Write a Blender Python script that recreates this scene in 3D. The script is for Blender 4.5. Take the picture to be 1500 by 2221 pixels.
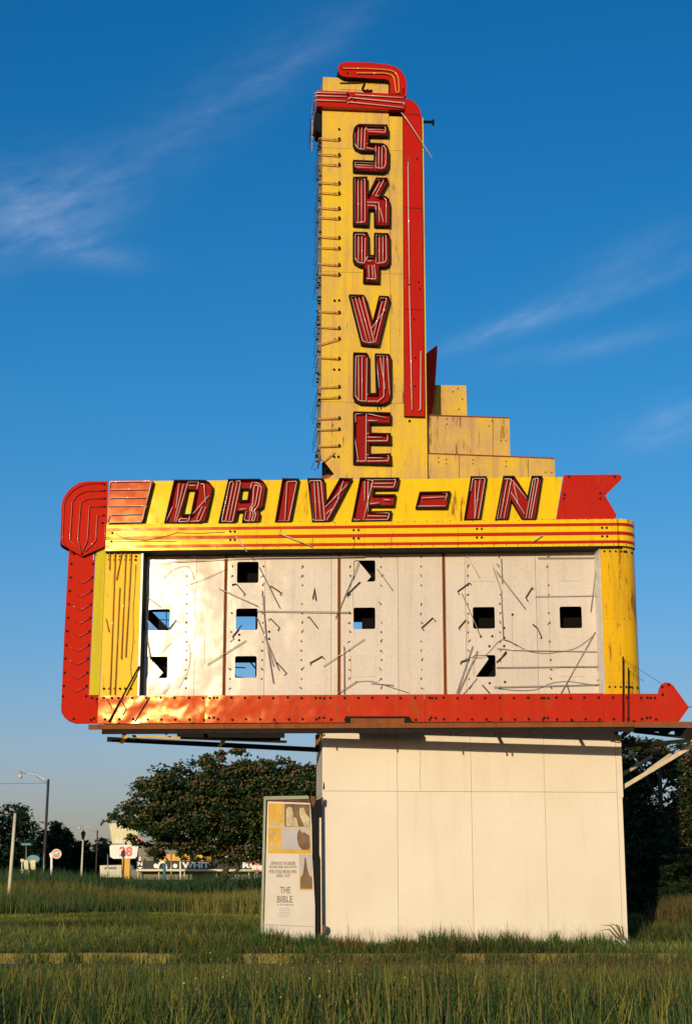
import bpy, bmesh, math, random
import numpy as np
from mathutils import Vector
from mathutils.geometry import tessellate_polygon
random.seed(7); rng = np.random.default_rng(7)
R = math.radians
for o in list(bpy.data.objects): bpy.data.objects.remove(o)
scn = bpy.context.scene; COL = scn.collection

# ------------------------------------------------------------------ camera
W_, H_, F_ = 1500.0, 2221.0, 3393.0
EYE = Vector((0, 0, 1.45)); HOR = 1900.0
PITCH = math.atan((HOR - H_/2) / F_)
cd = bpy.data.cameras.new('camera'); cam = bpy.data.objects.new('camera', cd); COL.objects.link(cam)
cd.sensor_fit = 'VERTICAL'; cd.sensor_height = 36; cd.lens = 36*F_/H_
cd.clip_start = .1; cd.clip_end = 8000
cam.location = EYE; cam.rotation_euler = (math.pi/2 + PITCH, 0, 0)
scn.camera = cam
scn.render.resolution_x = 691; scn.render.resolution_y = 1024

# ------------------------------------------------------------------ light
SUN_EL, SUN_AZ = 9.0, 14.0      # sun low behind the camera, a little to its left
sd = bpy.data.lights.new('sun', 'SUN'); so = bpy.data.objects.new('sun', sd); COL.objects.link(so)
sd.energy = 3.8; sd.angle = R(0.5); sd.color = (1.0, .83, .57)
S = Vector((-math.sin(R(SUN_AZ))*math.cos(R(SUN_EL)), -math.cos(R(SUN_AZ))*math.cos(R(SUN_EL)), math.sin(R(SUN_EL))))
so.rotation_euler = S.to_track_quat('Z', 'Y').to_euler(); so.location = (0, -30, 40)
scn.view_settings.view_transform = 'Standard'; scn.view_settings.look = 'None'
scn.view_settings.exposure = 0.0; scn.view_settings.gamma = 1.0

world = bpy.data.worlds.new('World'); scn.world = world; world.use_nodes = True
nt = world.node_tree; nt.nodes.clear()
class NG:
    def __init__(s, nt): s.nt = nt
    def n(s, t, **k):
        x = s.nt.nodes.new(t)
        for a, b in k.items(): setattr(x, a, b)
        return x
    def l(s, a, b): s.nt.links.new(a, b)
    def inp(s, sock, v):
        if hasattr(v, 'is_linked') or hasattr(v, 'links'): s.l(v, sock)
        else: sock.default_value = v
    def m(s, op, a, b=0.0, c=None, clamp=False):
        x = s.n('ShaderNodeMath', operation=op, use_clamp=clamp)
        s.inp(x.inputs[0], a); s.inp(x.inputs[1], b)
        if c is not None: s.inp(x.inputs[2], c)
        return x.outputs[0]
    def mix(s, f, a, b, mode='MIX'):
        x = s.n('ShaderNodeMix', data_type='RGBA', blend_type=mode)
        s.inp(x.inputs[0], f); s.inp(x.inputs[6], a); s.inp(x.inputs[7], b)
        return x.outputs[2]
    def ramp(s, f, stops):
        x = s.n('ShaderNodeValToRGB'); e = x.color_ramp.elements
        while len(e) < len(stops): e.new(.5)
        for i, (p, c) in enumerate(stops):
            e[i].position = p; e[i].color = c if len(c) == 4 else (*c, 1)
        s.inp(x.inputs[0], f); return x.outputs[0]
    def noise(s, vec, scale, detail=4, rough=.55, w=None):
        x = s.n('ShaderNodeTexNoise')
        if w is not None:
            x.noise_dimensions = '4D'; s.inp(x.inputs['W'], w)
        s.inp(x.inputs['Vector'], vec); x.inputs['Scale'].default_value = scale
        x.inputs['Detail'].default_value = detail; x.inputs['Roughness'].default_value = rough
        return x.outputs[0]
    def mapv(s, vec, scale=(1, 1, 1), loc=(0, 0, 0)):
        x = s.n('ShaderNodeMapping'); s.l(vec, x.inputs[0])
        x.inputs['Scale'].default_value = scale; x.inputs['Location'].default_value = loc
        return x.outputs[0]
g = NG(nt)
sky = g.n('ShaderNodeTexSky', sky_type='NISHITA', sun_disc=False)
sky.sun_elevation = R(SUN_EL); sky.sun_rotation = R(180 + SUN_AZ)
sky.air_density = 1.0; sky.dust_density = .6; sky.ozone_density = 3.0
hs = g.n('ShaderNodeHueSaturation'); hs.inputs['Saturation'].default_value = 1.25; hs.inputs['Value'].default_value = 1.0
g.l(sky.outputs[0], hs.inputs['Color'])
tc = g.n('ShaderNodeTexCoord'); sep = g.n('ShaderNodeSeparateXYZ'); g.l(tc.outputs['Generated'], sep.inputs[0])
az = g.m('MULTIPLY', g.m('ARCTAN2', sep.outputs[0], sep.outputs[1]), 57.2958)
el = g.m('MULTIPLY', g.m('ARCSINE', sep.outputs[2]), 57.2958)
comb = g.n('ShaderNodeCombineXYZ'); g.l(az, comb.inputs[0]); g.l(el, comb.inputs[1])
c20, s20 = math.cos(R(18)), math.sin(R(18))
su = g.m('ADD', g.m('MULTIPLY', az, c20), g.m('MULTIPLY', el, s20)); sv = g.m('SUBTRACT', g.m('MULTIPLY', el, c20), g.m('MULTIPLY', az, s20))
cv = g.n('ShaderNodeCombineXYZ'); g.l(g.m('MULTIPLY', su, .30), cv.inputs[0]); g.l(sv, cv.inputs[1])
nz = g.noise(cv.outputs[0], 1.25, 7, .66)
dens = g.m('MULTIPLY', g.m('SUBTRACT', nz, .27, clamp=True), 2.4)
def wisp(a0, e0, phi, L, Wd, amp):
    c, s_ = math.cos(R(phi)), math.sin(R(phi))
    u = g.m('ADD', g.m('MULTIPLY', az, c/L), g.m('MULTIPLY_ADD', el, s_/L, -(a0*c + e0*s_)/L))
    v = g.m('ADD', g.m('MULTIPLY', az, -s_/Wd), g.m('MULTIPLY_ADD', el, c/Wd, -(e0*c - a0*s_)/Wd))
    q = g.m('ADD', g.m('MULTIPLY', u, u), g.m('MULTIPLY', v, v))
    return g.m('MULTIPLY', g.m('EXPONENT', g.m('MULTIPLY', q, -1.0)), amp)
tot = None
for wv in [(-6, 27, 33, 8, 1.3, .13), (-12.2, 23.6, 14, 3.0, 1.4, .50), (-10.3, 22.3, -6, 2.0, .45, .45), (6.6, 19.9, 18, 2.6, .34, .50), (10.8, 20.9, 17, 3.4, .34, .28), (-3, 28.6, 30, 4, .5, .13),
        (9.2, 18.9, 8, 4, .4, .2), (12.3, 16, 14, 1.8, .7, .36), (10.8, 22, 20, 2.6, .6, .18), (-36, 25, 20, 10, 2, .3), (38, 22, 15, 9, 1.6, .3), (-90, 28, 12, 14, 3, .3), (95, 26, 10, 14, 3, .3)]:
    w = wisp(*wv); tot = w if tot is None else g.m('ADD', tot, w)
tot = g.m('MULTIPLY', g.m('MULTIPLY', tot, dens), .36)
# film response of the blue: the air's own colour by height above the horizon
elr = g.m('DIVIDE', el, 45.0, clamp=True)
tint = g.ramp(elr, [(0.0, (.70, .62, .92)), (.05, (.78, .66, .92)), (.10, (.84, .72, .92)), (.20, (.80, .84, 1.0)), (.37, (.56, .94, 1.06)), (.80, (.14, .89, 1.05))])
skyc = g.mix(1.0, hs.outputs[0], tint, 'MULTIPLY')
cl = g.mix(g.m('MINIMUM', tot, .8), skyc, (6.2, 6.6, 8.2, 1))
bg = g.n('ShaderNodeBackground'); bg.inputs['Strength'].default_value = 0.135
g.l(cl, bg.inputs['Color']); wo = g.n('ShaderNodeOutputWorld'); g.l(bg.outputs[0], wo.inputs[0])

# ------------------------------------------------------------------ pixel helpers
FW = Vector((0, math.cos(PITCH), math.sin(PITCH))); UP = Vector((0, -math.sin(PITCH), math.cos(PITCH)))
def ray(px, py): return Vector((1, 0, 0))*((px - W_/2)/F_) + UP*(-(py - H_/2)/F_) + FW
def at(px, py, Y):
    d = ray(px, py); return EYE + d*(Y/d.y)
class Plane:
    """a vertical surface of the place; yaw > 0: its right side lies farther away"""
    def __init__(s, o, yaw):
        s.o = Vector(o); s.u = Vector((math.cos(R(yaw)), math.sin(R(yaw)), 0)); s.n = Vector((math.sin(R(yaw)), -math.cos(R(yaw)), 0))
    def pt(s, px, py, off=0.0):
        d = ray(px, py); t = ((s.o + s.n*off) - EYE).dot(s.n)/d.dot(s.n); return EYE + d*t
    def pts(s, L, off=0.0): return [s.pt(x, y, off) for x, y in L]
    def uv(s, px, py, off=0.0):
        p = s.pt(px, py, off) - s.o; return p.dot(s.u), p.z + s.o.z
    def P(s, u, z, off=0.0):
        p = s.o + s.u*u + s.n*off; p = Vector(p); p.z = z; return p
def Z(x0, y0, k):
    return lambda L: [(x0 + x/k, y0 + y/k) for x, y in L]
Z1 = Z(640, 110, 4.412); Z2 = Z(640, 430, 4.412); Z3 = Z(640, 740, 2.5); Z4 = Z(110, 1010, 3.333); Z5 = Z(540, 1010, 3.333)
Z6 = Z(960, 1010, 3.333); Z7 = Z(110, 1180, 4.286); Z8 = Z(440, 1180, 4.286); Z9 = Z(770, 1180, 4.286); Z10 = Z(1080, 1180, 3.571)
ZD = Z(340, 1025, 5.769); ZS = Z(120, 1030, 6.818); ZP = Z(540, 1700, 5.845); ZT = Z(1280, 1540, 6.818); ZL = Z(0, 1640, 5.0)

# ------------------------------------------------------------------ materials
MATS = {}
def base_mat(name):
    m = bpy.data.materials.new(name); m.use_nodes = True; m.node_tree.nodes.clear()
    g = NG(m.node_tree); b = g.n('ShaderNodeBsdfPrincipled'); o = g.n('ShaderNodeOutputMaterial'); g.l(b.outputs[0], o.inputs[0])
    MATS[name] = m; return m, g, b
def plain(name, col, rough=.6, metal=0, var=.15, scale=6, spec=.5, bump=0, bscale=40):
    m, g, b = base_mat(name); t = g.n('ShaderNodeTexCoord').outputs['Object']
    nz = g.noise(t, scale, 5, .6)
    k = g.ramp(nz, [(.25, tuple(c*(1-var) for c in col)), (.75, tuple(min(1, c*(1+var)) for c in col))])
    g.l(k, b.inputs['Base Color']); b.inputs['Roughness'].default_value = rough; b.inputs['Metallic'].default_value = metal
    b.inputs['Specular IOR Level'].default_value = spec
    if bump:
        bp = g.n('ShaderNodeBump'); bp.inputs['Strength'].default_value = 1; bp.inputs['Distance'].default_value = bump
        g.l(g.noise(t, bscale, 4, .6), bp.inputs['Height']); g.l(bp.outputs[0], b.inputs['Normal'])
    return m
def enamel(name, col, fade, fade_amt=.5, rust=.0, rough=.25, wave=.012, wscale=1.3, streak=.25, spec=.5, rustcol=(.22, .065, .015), fscale=.9, cover=0.0):
    """painted sheet metal: bleached patches, drip streaks, specks of rust, oil-canned so that reflections break up"""
    m, g, b = base_mat(name); t = g.n('ShaderNodeTexCoord').outputs['Object']
    rnd = g.m('MULTIPLY', g.n('ShaderNodeObjectInfo').outputs['Random'], 7.0)
    big = g.noise(t, fscale, 6, .6, w=rnd)
    drip = g.noise(g.mapv(t, (7, 7, .45)), 1.0, 6, .65, w=rnd)
    fine = g.noise(t, 22, 4, .6)
    f = g.m('ADD', g.m('MULTIPLY', big, .6), g.m('MULTIPLY', drip, .4))
    f = g.ramp(f, [(.44-cover, (0, 0, 0)), (.66-cover, (1, 1, 1))])
    c = g.mix(g.m('MULTIPLY', f, fade_amt), (*col, 1), (*fade, 1))
    c = g.mix(g.m('MULTIPLY', g.ramp(drip, [(.52, (0, 0, 0)), (.75, (1, 1, 1))]), streak), c, (col[0]*.45, col[1]*.38, col[2]*.35, 1))
    c = g.mix(g.m('MULTIPLY', g.ramp(fine, [(.3, (1, 1, 1)), (.6, (0, 0, 0))]), .12), c, (.1, .08, .06, 1))
    if rust:
        rm = g.m('MULTIPLY', g.noise(g.mapv(t, (9, 9, 1.1)), 1.3, 8, .7, w=rnd), g.m('ADD', .55, g.m('MULTIPLY', big, .9)))
        rm = g.ramp(rm, [(.62 - .1*rust, (0, 0, 0)), (.70 - .1*rust, (1, 1, 1))])
        c = g.mix(g.m('MULTIPLY', rm, .85), c, (*rustcol, 1))
    g.l(c, b.inputs['Base Color']); b.inputs['Specular IOR Level'].default_value = spec
    b.inputs['Specular Tint'].default_value = (1, .62, .22, 1) if col[2] < .1 else (1, .92, .78, 1)
    g.l(g.m('ADD', rough - .02, g.m('MULTIPLY', g.noise(t, 5, 4, .6), .05)), b.inputs['Roughness'])
    h = g.m('ADD', g.noise(t, wscale, 2, .5, w=rnd), g.m('MULTIPLY', g.noise(t, 9, 3, .6), .03))
    bp = g.n('ShaderNodeBump'); bp.inputs['Strength'].default_value = 1; bp.inputs['Distance'].default_value = wave
    g.l(h, bp.inputs['Height']); g.l(bp.outputs[0], b.inputs['Normal'])
    return m
enamel('yellow', (.78, .51, .010), (.56, .34, .13), 1.0, .15, .16, .008, spec=.15, fscale=.55, streak=.35, cover=.06)
enamel('yellow_clean', (.82, .53, .006), (.72, .43, .02), .7, .1, .11, .009, spec=.22, streak=.3)
enamel('yellow_column', (.72, .41, .006), (.58, .31, .02), .8, .5, .2, .006, spec=.15, streak=.35)
enamel('yellow_faded', (.70, .44, .04), (.52, .33, .14), 1.0, .35, .5, .008, streak=.5, fscale=1.3, spec=.10, cover=.08)
enamel('yellow_green', (.62, .50, .02), (.56, .45, .05), .5, .0, .4, .004, spec=.2)
enamel('red', (.44, .008, .005), (.48, .016, .008), .5, .1, .10, .008, spec=.25)
enamel('red_bar', (.45, .009, .004), (.48, .020, .006), .7, .4, .10, .015, 1.7, streak=.5, spec=.30)
enamel('red_wing', (.52, .016, .006), (.46, .018, .008), .5, .0, .25, .006, spec=.12, streak=.3)
enamel('red_letter', (.28, .005, .008), (.31, .009, .009), .4, .1, .5, .004, spec=.05)
enamel('board_white', (.64, .555, .475), (.55, .465, .38), .6, .0, .13, .013, 1.3, streak=.16, spec=.10, cover=.03, rustcol=(.36, .17, .05))
enamel('yellow_strip', (.76, .48, .02), (.64, .41, .08), .6, .1, .35, .006, spec=.10)
enamel('rust_strip', (.22, .045, .012), (.30, .09, .03), .9, 1.2, .7, .004)
enamel('rust_beam', (.23, .06, .02), (.12, .035, .018), .9, 1.0, .75, .01, streak=.5)
plain('board_stain', (.44, .25, .10), .6, var=.35, scale=18)
plain('black', (.005, .0045, .004), .7, spec=.15)
plain('dark_steel', (.016, .012, .010), .8, var=.4, spec=.15)
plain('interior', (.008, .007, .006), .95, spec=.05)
plain('socket', (.010, .008, .007), .6, spec=.12)
plain('white_trim', (.80, .76, .68), .35)
plain('cream_steel', (.58, .48, .33), .6, var=.2)
plain('ochre_steel', (.60, .38, .07), .6, var=.25)
plain('wire', (.035, .028, .024), .7, spec=.15)
plain('rod', (.30, .24, .19), .5, var=.3)
def glass_tube(name, col):
    m, g, b = base_mat(name); b.inputs['Base Color'].default_value = (*col, 1); b.inputs['Roughness'].default_value = .12
    b.inputs['Coat Weight'].default_value = .5; return m
glass_tube('neon', (.64, .48, .42)); glass_tube('neon_red', (.55, .10, .07)); glass_tube('neon_orange', (.70, .30, .05)); glass_tube('neon_dull', (.34, .035, .025))
def wallmat():
    m, g, b = base_mat('wall'); t = g.n('ShaderNodeTexCoord').outputs['Object']
    rnd = g.m('MULTIPLY', g.n('ShaderNodeObjectInfo').outputs['Random'], 5.0)
    a = g.noise(t, .7, 6, .6, w=rnd); d = g.noise(g.mapv(t, (5, 5, .3)), 1.2, 6, .65, w=rnd); f = g.noise(t, 45, 3, .6)
    c = g.mix(g.ramp(a, [(.35, (0, 0, 0)), (.7, (1, 1, 1))]), (.77, .67, .53, 1), (.70, .60, .46, 1))
    c = g.mix(g.m('MULTIPLY', g.ramp(d, [(.55, (0, 0, 0)), (.8, (1, 1, 1))]), .3), c, (.52, .43, .32, 1))
    c = g.mix(g.m('MULTIPLY', g.ramp(f, [(.30, (1, 1, 1)), (.42, (0, 0, 0))]), .25), c, (.45, .38, .28, 1))
    zc = g.n('ShaderNodeSeparateXYZ'); g.l(t, zc.inputs[0]); spl = g.m('SUBTRACT', g.m('MULTIPLY', g.noise(g.mapv(t, (3, 3, 1.2)), 2.0, 6, .7), 1.1), g.m('MULTIPLY', zc.outputs[2], 1.1))
    c = g.mix(g.m('MULTIPLY', g.ramp(spl, [(.1, (0, 0, 0)), (.6, (1, 1, 1))]), .55), c, (.33, .25, .15, 1))
    chip = g.noise(t, 14, 3, .8, w=rnd); c = g.mix(g.ramp(chip, [(.73, (0, 0, 0)), (.75, (1, 1, 1))]), c, (.25, .18, .11, 1))
    g.l(c, b.inputs['Base Color']); b.inputs['Roughness'].default_value = .75; b.inputs['Specular IOR Level'].default_value = .25
    bp = g.n('ShaderNodeBump'); bp.inputs['Distance'].default_value = .004
    g.l(g.m('ADD', g.noise(t, 1.1, 2, .5, w=rnd), g.m('MULTIPLY', f, .15)), bp.inputs['Height']); g.l(bp.outputs[0], b.inputs['Normal'])
wallmat()

# ------------------------------------------------------------------ object helpers
ORG = {}
def link(o, parent=None):
    COL.objects.link(o)
    if parent is not None: o.parent = parent
    return o
def tag(o, label, cat, group=None, kind=None):
    if label: o['label'] = label
    if cat: o['category'] = cat
    if group: o['group'] = group
    if kind: o['kind'] = kind
    return o
def thing(name, label, cat, loc, group=None):
    o = bpy.data.objects.new(name, None); link(o); o.location = loc; o.empty_display_size = .3
    ORG[o] = Vector(loc); return tag(o, label, cat, group)
class MB:
    def __init__(s): s.v = []; s.f = []; s.mi = []
    def prism(s, loops_f, depth_vec, mi=0, mi_side=None, mi_hole=None, cap_back=True):
        """loops_f: outer + holes, front points; depth_vec points from the front to the back"""
        base = len(s.v); flat = [p for L in loops_f for p in L]; n = len(flat)
        s.v += [Vector(p) for p in flat] + [Vector(p) + depth_vec for p in flat]
        for t in tessellate_polygon([[Vector(p) for p in L] for L in loops_f]):
            s.f.append([base+i for i in t]); s.mi.append(mi)
            if cap_back: s.f.append([base+n+i for i in reversed(t)]); s.mi.append(mi)
        k = base
        for j, L in enumerate(loops_f):
            m = len(L); mm = (mi_side if mi_side is not None else mi)
            if j and mi_hole is not None: mm = mi_hole
            for i in range(m):
                a, b = k+i, k+(i+1) % m; s.f.append([a, b, b+n, a+n]); s.mi.append(mm)
            k += m
        return s
    def box(s, p0, ax, ay, az, mi=0):
        b = len(s.v)
        for k in range(2):
            for j in range(2):
                for i in range(2): s.v.append(p0 + ax*i + ay*j + az*k)
        for q in ((0, 2, 3, 1), (4, 5, 7, 6), (0, 1, 5, 4), (2, 6, 7, 3), (0, 4, 6, 2), (1, 3, 7, 5)):
            s.f.append([b+i for i in q]); s.mi.append(mi)
        return s
    def beam(s, a, b, w, h, up=Vector((0, 0, 1)), mi=0):
        a = Vector(a); b = Vector(b); d = (b-a).normalized(); x = d.cross(up)
        if x.length < 1e-4: x = Vector((1, 0, 0))
        x.normalize(); y = x.cross(d).normalized()
        return s.box(a - x*w/2 - y*h/2, x*w, y*h, b-a, mi)
    def tube(s, pts, r, sides=6, mi=0, caps=True, r2=None):
        P = [Vector(p) for p in pts]; n = len(P); base = len(s.v); prev = None
        for i, p in enumerate(P):
            d = (P[min(i+1, n-1)] - P[max(i-1, 0)]).normalized()
            x = d.cross(Vector((.13, 1, .07))) if prev is None else prev - d*prev.dot(d)
            if x.length < 1e-4: x = d.cross(Vector((1, .2, .1)))
            x.normalize(); prev = x; y = d.cross(x)
            rr = r if r2 is None else r + (r2-r)*i/(n-1)
            for k in range(sides):
                a = 2*math.pi*k/sides; s.v.append(p + x*rr*math.cos(a) + y*rr*math.sin(a))
        for i in range(n-1):
            for k in range(sides):
                a = base+i*sides+k; b = base+i*sides+(k+1) % sides
                s.f.append([a, b, b+sides, a+sides]); s.mi.append(mi)
        if caps:
            s.f.append([base+k for k in reversed(range(sides))]); s.mi.append(mi)
            s.f.append([base+(n-1)*sides+k for k in range(sides)]); s.mi.append(mi)
        return s
    def lathe(s, c, prof, axis=Vector((0, 0, 1)), sides=12, mi=0):
        """prof: (radius, height) along axis from c"""
        axis = axis.normalized(); x = axis.cross(Vector((.3, 1, .2))).normalized(); y = axis.cross(x)
        base = len(s.v)
        for r, h in prof:
            for k in range(sides):
                a = 2*math.pi*k/sides; s.v.append(Vector(c) + axis*h + x*r*math.cos(a) + y*r*math.sin(a))
        for i in range(len(prof)-1):
            for k in range(sides):
                a = base+i*sides+k; b = base+i*sides+(k+1) % sides
                s.f.append([a, b, b+sides, a+sides]); s.mi.append(mi)
        s.f.append([base+k for k in range(sides)]); s.mi.append(mi)
        s.f.append([base+(len(prof)-1)*sides+k for k in range(sides)]); s.mi.append(mi)
        return s
    def build(s, name, mats, parent=None, smooth=False, recalc=True, org=None):
        if org is None: org = ORG.get(parent, Vector((0, 0, 0)))
        me = bpy.data.meshes.new(name); me.from_pydata([tuple(v-org) for v in s.v], [], s.f)
        if isinstance(mats, str): mats = [mats]
        for m in mats: me.materials.append(MATS[m])
        me.polygons.foreach_set('material_index', s.mi)
        if recalc:
            bm = bmesh.new(); bm.from_mesh(me); bmesh.ops.recalc_face_normals(bm, faces=bm.faces); bm.to_mesh(me); bm.free()
        if smooth: me.shade_smooth()
        o = bpy.data.objects.new(name, me); link(o, parent); ORG[o] = org
        if parent is None: o.location = org
        return o
def inset(L, d):
    """offset a simple loop of 2-D points inwards by d"""
    A = sum(L[i][0]*L[(i+1) % len(L)][1] - L[(i+1) % len(L)][0]*L[i][1] for i in range(len(L)))
    sg = 1 if A > 0 else -1; n = len(L); out = []
    for i in range(n):
        p0, p1, p2 = [Vector(L[(i+k) % n]) for k in (-1, 0, 1)]
        e1 = (p1-p0).normalized(); e2 = (p2-p1).normalized()
        n1 = Vector((-e1.y, e1.x))*sg; n2 = Vector((-e2.y, e2.x))*sg
        b = n1+n2; k = max(.35, 1+n1.dot(n2)); out.append(tuple(p1 + b*(d/k)))
    return out
def densify(L, r):
    """round the corners of an open polyline of 3-D points"""
    out = [L[0]]
    for i in range(1, len(L)-1):
        a, b, c = L[i-1], L[i], L[i+1]; d1 = min(r, (a-b).length*.45); d2 = min(r, (c-b).length*.45)
        p = b + (a-b).normalized()*d1; q = b + (c-b).normalized()*d2
        for t in (0, .33, .66, 1): out.append(p*(1-t)**2 + b*2*t*(1-t) + q*t*t)
    out.append(L[-1]); return out

# ------------------------------------------------------------------ surfaces of the sign
YM = 30.0
M = Plane(at(750, 1350, YM), -2.8)                       # marquee, right end a little nearer
WING = Plane(M.pt(221, 1350), 11.0)                      # left wing folded forward
B = Plane(M.pt(700, 1700, -.65), 5.0)                    # tower and base, right side farther
G1 = .13                                                 # ground level beyond the kerb
base_c = B.pt(1020, 1900, -.9); base_c.z = G1
sign = thing('drive_in_sign', 'tall weathered yellow and red neon drive-in theatre sign on white panelled base', 'sign', base_c)
def plate(name, mat, pl, loops, off, th, parent=sign, lab=None, **k):
    if not isinstance(loops[0][0], (tuple, list)): loops = [loops]
    m = MB().prism([pl.pts(L, off) for L in loops], -pl.n*th, **k)
    o = m.build(name, mat, parent)
    if lab: o['label'] = lab
    return o
def tubes(name, mat, pl, lists, off, r, parent, rnd=.03, sides=6):
    for L in lists:
        pts = densify(pl.pts(L, off), rnd) if rnd else pl.pts(L, off)
        MB().tube(pts, r, sides).build(name, mat, parent, smooth=True)
def stuff_dots(name, mat, pl, pts, off, r, h, parent=sign, jit=0):
    m = MB()
    for x, y in pts:
        m.lathe(pl.pt(x + random.uniform(-jit, jit), y + random.uniform(-jit, jit), off), [(r, -.006), (r, h*.6), (r*.7, h)], pl.n, 7)
    o = m.build(name, mat, parent); o['kind'] = 'stuff'; return o

# ---- base: panelled plinth
def uvloop(pl, pts, off=0): return [pl.P(u, z, off) for u, z in pts]
ub = [B.uv(x, 1717)[0] for x in (700, 861.3, 1021.5, 1180.5, 1337)]
zt = B.uv(700, 1572)[1]; zj = B.uv(1020, 1717)[1]; zb = G1 - .08
gap = .0032
core = MB(); core.prism([uvloop(B, [(ub[0]+.02, zb), (ub[-1]+.08, zb), (ub[-1]+.08, zt-.02), (ub[0]+.02, zt-.02)], -.03)], -B.n*1.66)
core.build('plinth_core', 'dark_steel', sign)
def panel(u0, u1, z0, z1, off=0, th=.026, name='wall_panel'):
    return MB().prism([uvloop(B, [(u0+gap, z0+gap), (u1-gap, z0+gap), (u1-gap, z1-gap), (u0+gap, z1-gap)], off)], -B.n*th).build(name, 'wall', sign)
for i in range(4):
    panel(ub[i], ub[i+1], zb, zj, random.uniform(-.002, .002))
uc = B.uv(911, 1650)[0]
jag = [(uc, zj), (uc-.008, zj+.45), (uc+.012, zj+.62), (uc-.010, zj+.8), (uc-.004, zt)]
for i in range(4):
    if i != 1: panel(ub[i], ub[i+1], zj, zt, random.uniform(-.002, .002))
MB().prism([uvloop(B, [(ub[1]+gap, zj+gap)] + [(u-.003, max(z, zj+gap)) for u, z in jag] + [(ub[1]+gap, zt-gap)], 0)], -B.n*.026).build('wall_panel', 'wall', sign)
MB().prism([uvloop(B, [(u+.003, max(z, zj+gap)) for u, z in jag] + [(ub[2]-gap, zt-gap), (ub[2]-gap, zj+gap)], .001)], -B.n*.026).build('wall_panel', 'wall', sign)
zr = B.uv(1340, 1730)[1]
for z0, z1, w in ((zb, zr, .10), (zr, zt-.15, .12)):
    MB().prism([uvloop(B, [(ub[-1]+gap, z0+gap), (ub[-1]+w, z0+gap), (ub[-1]+w, z1), (ub[-1]+gap, z1)], .006)], -B.n*.09).build('corner_trim', 'wall', sign)
# left flank of the plinth, in three sheets, the lowest one broken away
q0 = B.P(ub[0]+.012, zb, -.012)
for z0, z1 in ((zj-.05, zt), (zb, zj-.06)):
    MB().box(B.P(ub[0]-.012, z0, -.012), B.u*.024, -B.n*1.66, Vector((0, 0, z1-z0))).build('flank_panel', 'wall', sign)
MB().prism([uvloop(B, [(ub[0]-.002, zj+.02), (ub[0]+.035, zj+.04), (ub[0]+.03, zj+.12), (ub[0]+.005, zj+.2)], .004)], -B.n*.003).build('broken_corner', 'dark_steel', sign)
# bracket box below the right end, and little blocks on the plinth's top
plate('bracket_box', 'ochre_steel', B, ZT([(370, 365), (435, 372), (430, 475), (368, 468)]), .10, .1)

# ---- marquee box: deck, back, ends, roof
xl, xr = 232, 1352
zbot = M.uv(800, 1567)[1]; zband = M.uv(800, 1132)[1]; zhead = M.uv(800, 1041)[1]
ul = M.uv(228, 1350)[0]; ur = M.uv(1372, 1350)[0]
DEP = 1.0
def mbox(name, mat, u0, u1, z0, z1, o0, o1, parent=sign, pl=M):
    return MB().box(pl.P(u0, z0, o0), pl.u*(u1-u0), pl.n*(o1-o0), Vector((0, 0, z1-z0))).build(name, mat, parent)
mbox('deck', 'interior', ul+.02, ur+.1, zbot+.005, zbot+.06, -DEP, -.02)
mbox('roof_sheet', 'yellow_faded', ul+.02, ur-.25, zband-.06, zband-.02, -DEP, -.06)
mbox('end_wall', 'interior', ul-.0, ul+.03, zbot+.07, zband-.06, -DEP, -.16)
mbox('end_wall', 'yellow', ur-.06, ur-.03, zbot+.07, zband-.06, -DEP, -.30)
# back sheet with hatch openings of its own
def rect(x0, y0, x1, y1): return [(x0, y0), (x1, y0), (x1, y1), (x0, y1)]
bl = [M.pt(a, b, -DEP) for a, b in [(0, 0)]]
back_outer = uvloop(M, [(ul+.03, zbot+.06), (ur-.06, zbot+.06), (ur-.06, zband-.06), (ul+.03, zband-.06)], -DEP)
holes = [M.pts(rect(*r), -DEP) for r in ((318, 1327, 368.5, 1375), (500, 1337, 554, 1386), (497, 1437, 553.5, 1487), (736, 1349, 784.5, 1397))]
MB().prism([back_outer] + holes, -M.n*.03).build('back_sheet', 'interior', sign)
for a, b, w in (((312, 1322), (362, 1372), .17), ((318, 1343), (372, 1345), .012), ((361, 1320), (361, 1380), .014), ((505, 1447), (533, 1448.5), .02), ((505, 1450), (513, 1475), .025),
                ((543, 1436), (556, 1452), .03), ((503, 1468), (528, 1470), .02)):
    MB().beam(M.pt(*a, -.9), M.pt(*b, -.9), .03, w, up=M.n.cross(Vector((b[0]-a[0], 0, a[1]-b[1]))).normalized()).build('inner_brace', 'black', sign)

# ---- reader board
RB = -.34
xs = [296, 423.5, 488, 574, 718, 735, 863, 963, 1009.5, 1163.5, 1318]
uu = [M.uv(x, 1355, RB)[0] for x in xs]
z0r, z1r = M.uv(800, 1520, RB)[1], M.uv(800, 1180, RB)[1]
cols = [342, 537, 790, 1049, 1237]; rows = [1240.5, 1342.5, 1446]
def hatch(i, j):
    tweak = {(0, 0): (348.5, 1244), (0, 1): (345, 1344.5), (0, 2): (340, 1447.5), (1, 0): (537.3, 1241.3), (1, 1): (535.2, 1343), (1, 2): (532.9, 1446.5),
             (2, 0): (790, 1238.5), (2, 1): (789.7, 1341), (2, 2): (790, 1444), (3, 0): (1047, 1237.5), (3, 1): (1048.5, 1340), (3, 2): (1050, 1444.5),
             (4, 0): (1233, 1237), (4, 1): (1236.8, 1339), (4, 2): (1240, 1443)}[(i, j)]
    u, z = M.uv(*tweak, RB); return u, z
opened = {(0, 1), (0, 2), (1, 0), (1, 1), (1, 2), (2, 0), (2, 1), (3, 1), (3, 2), (4, 1)}
HS = .213
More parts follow.
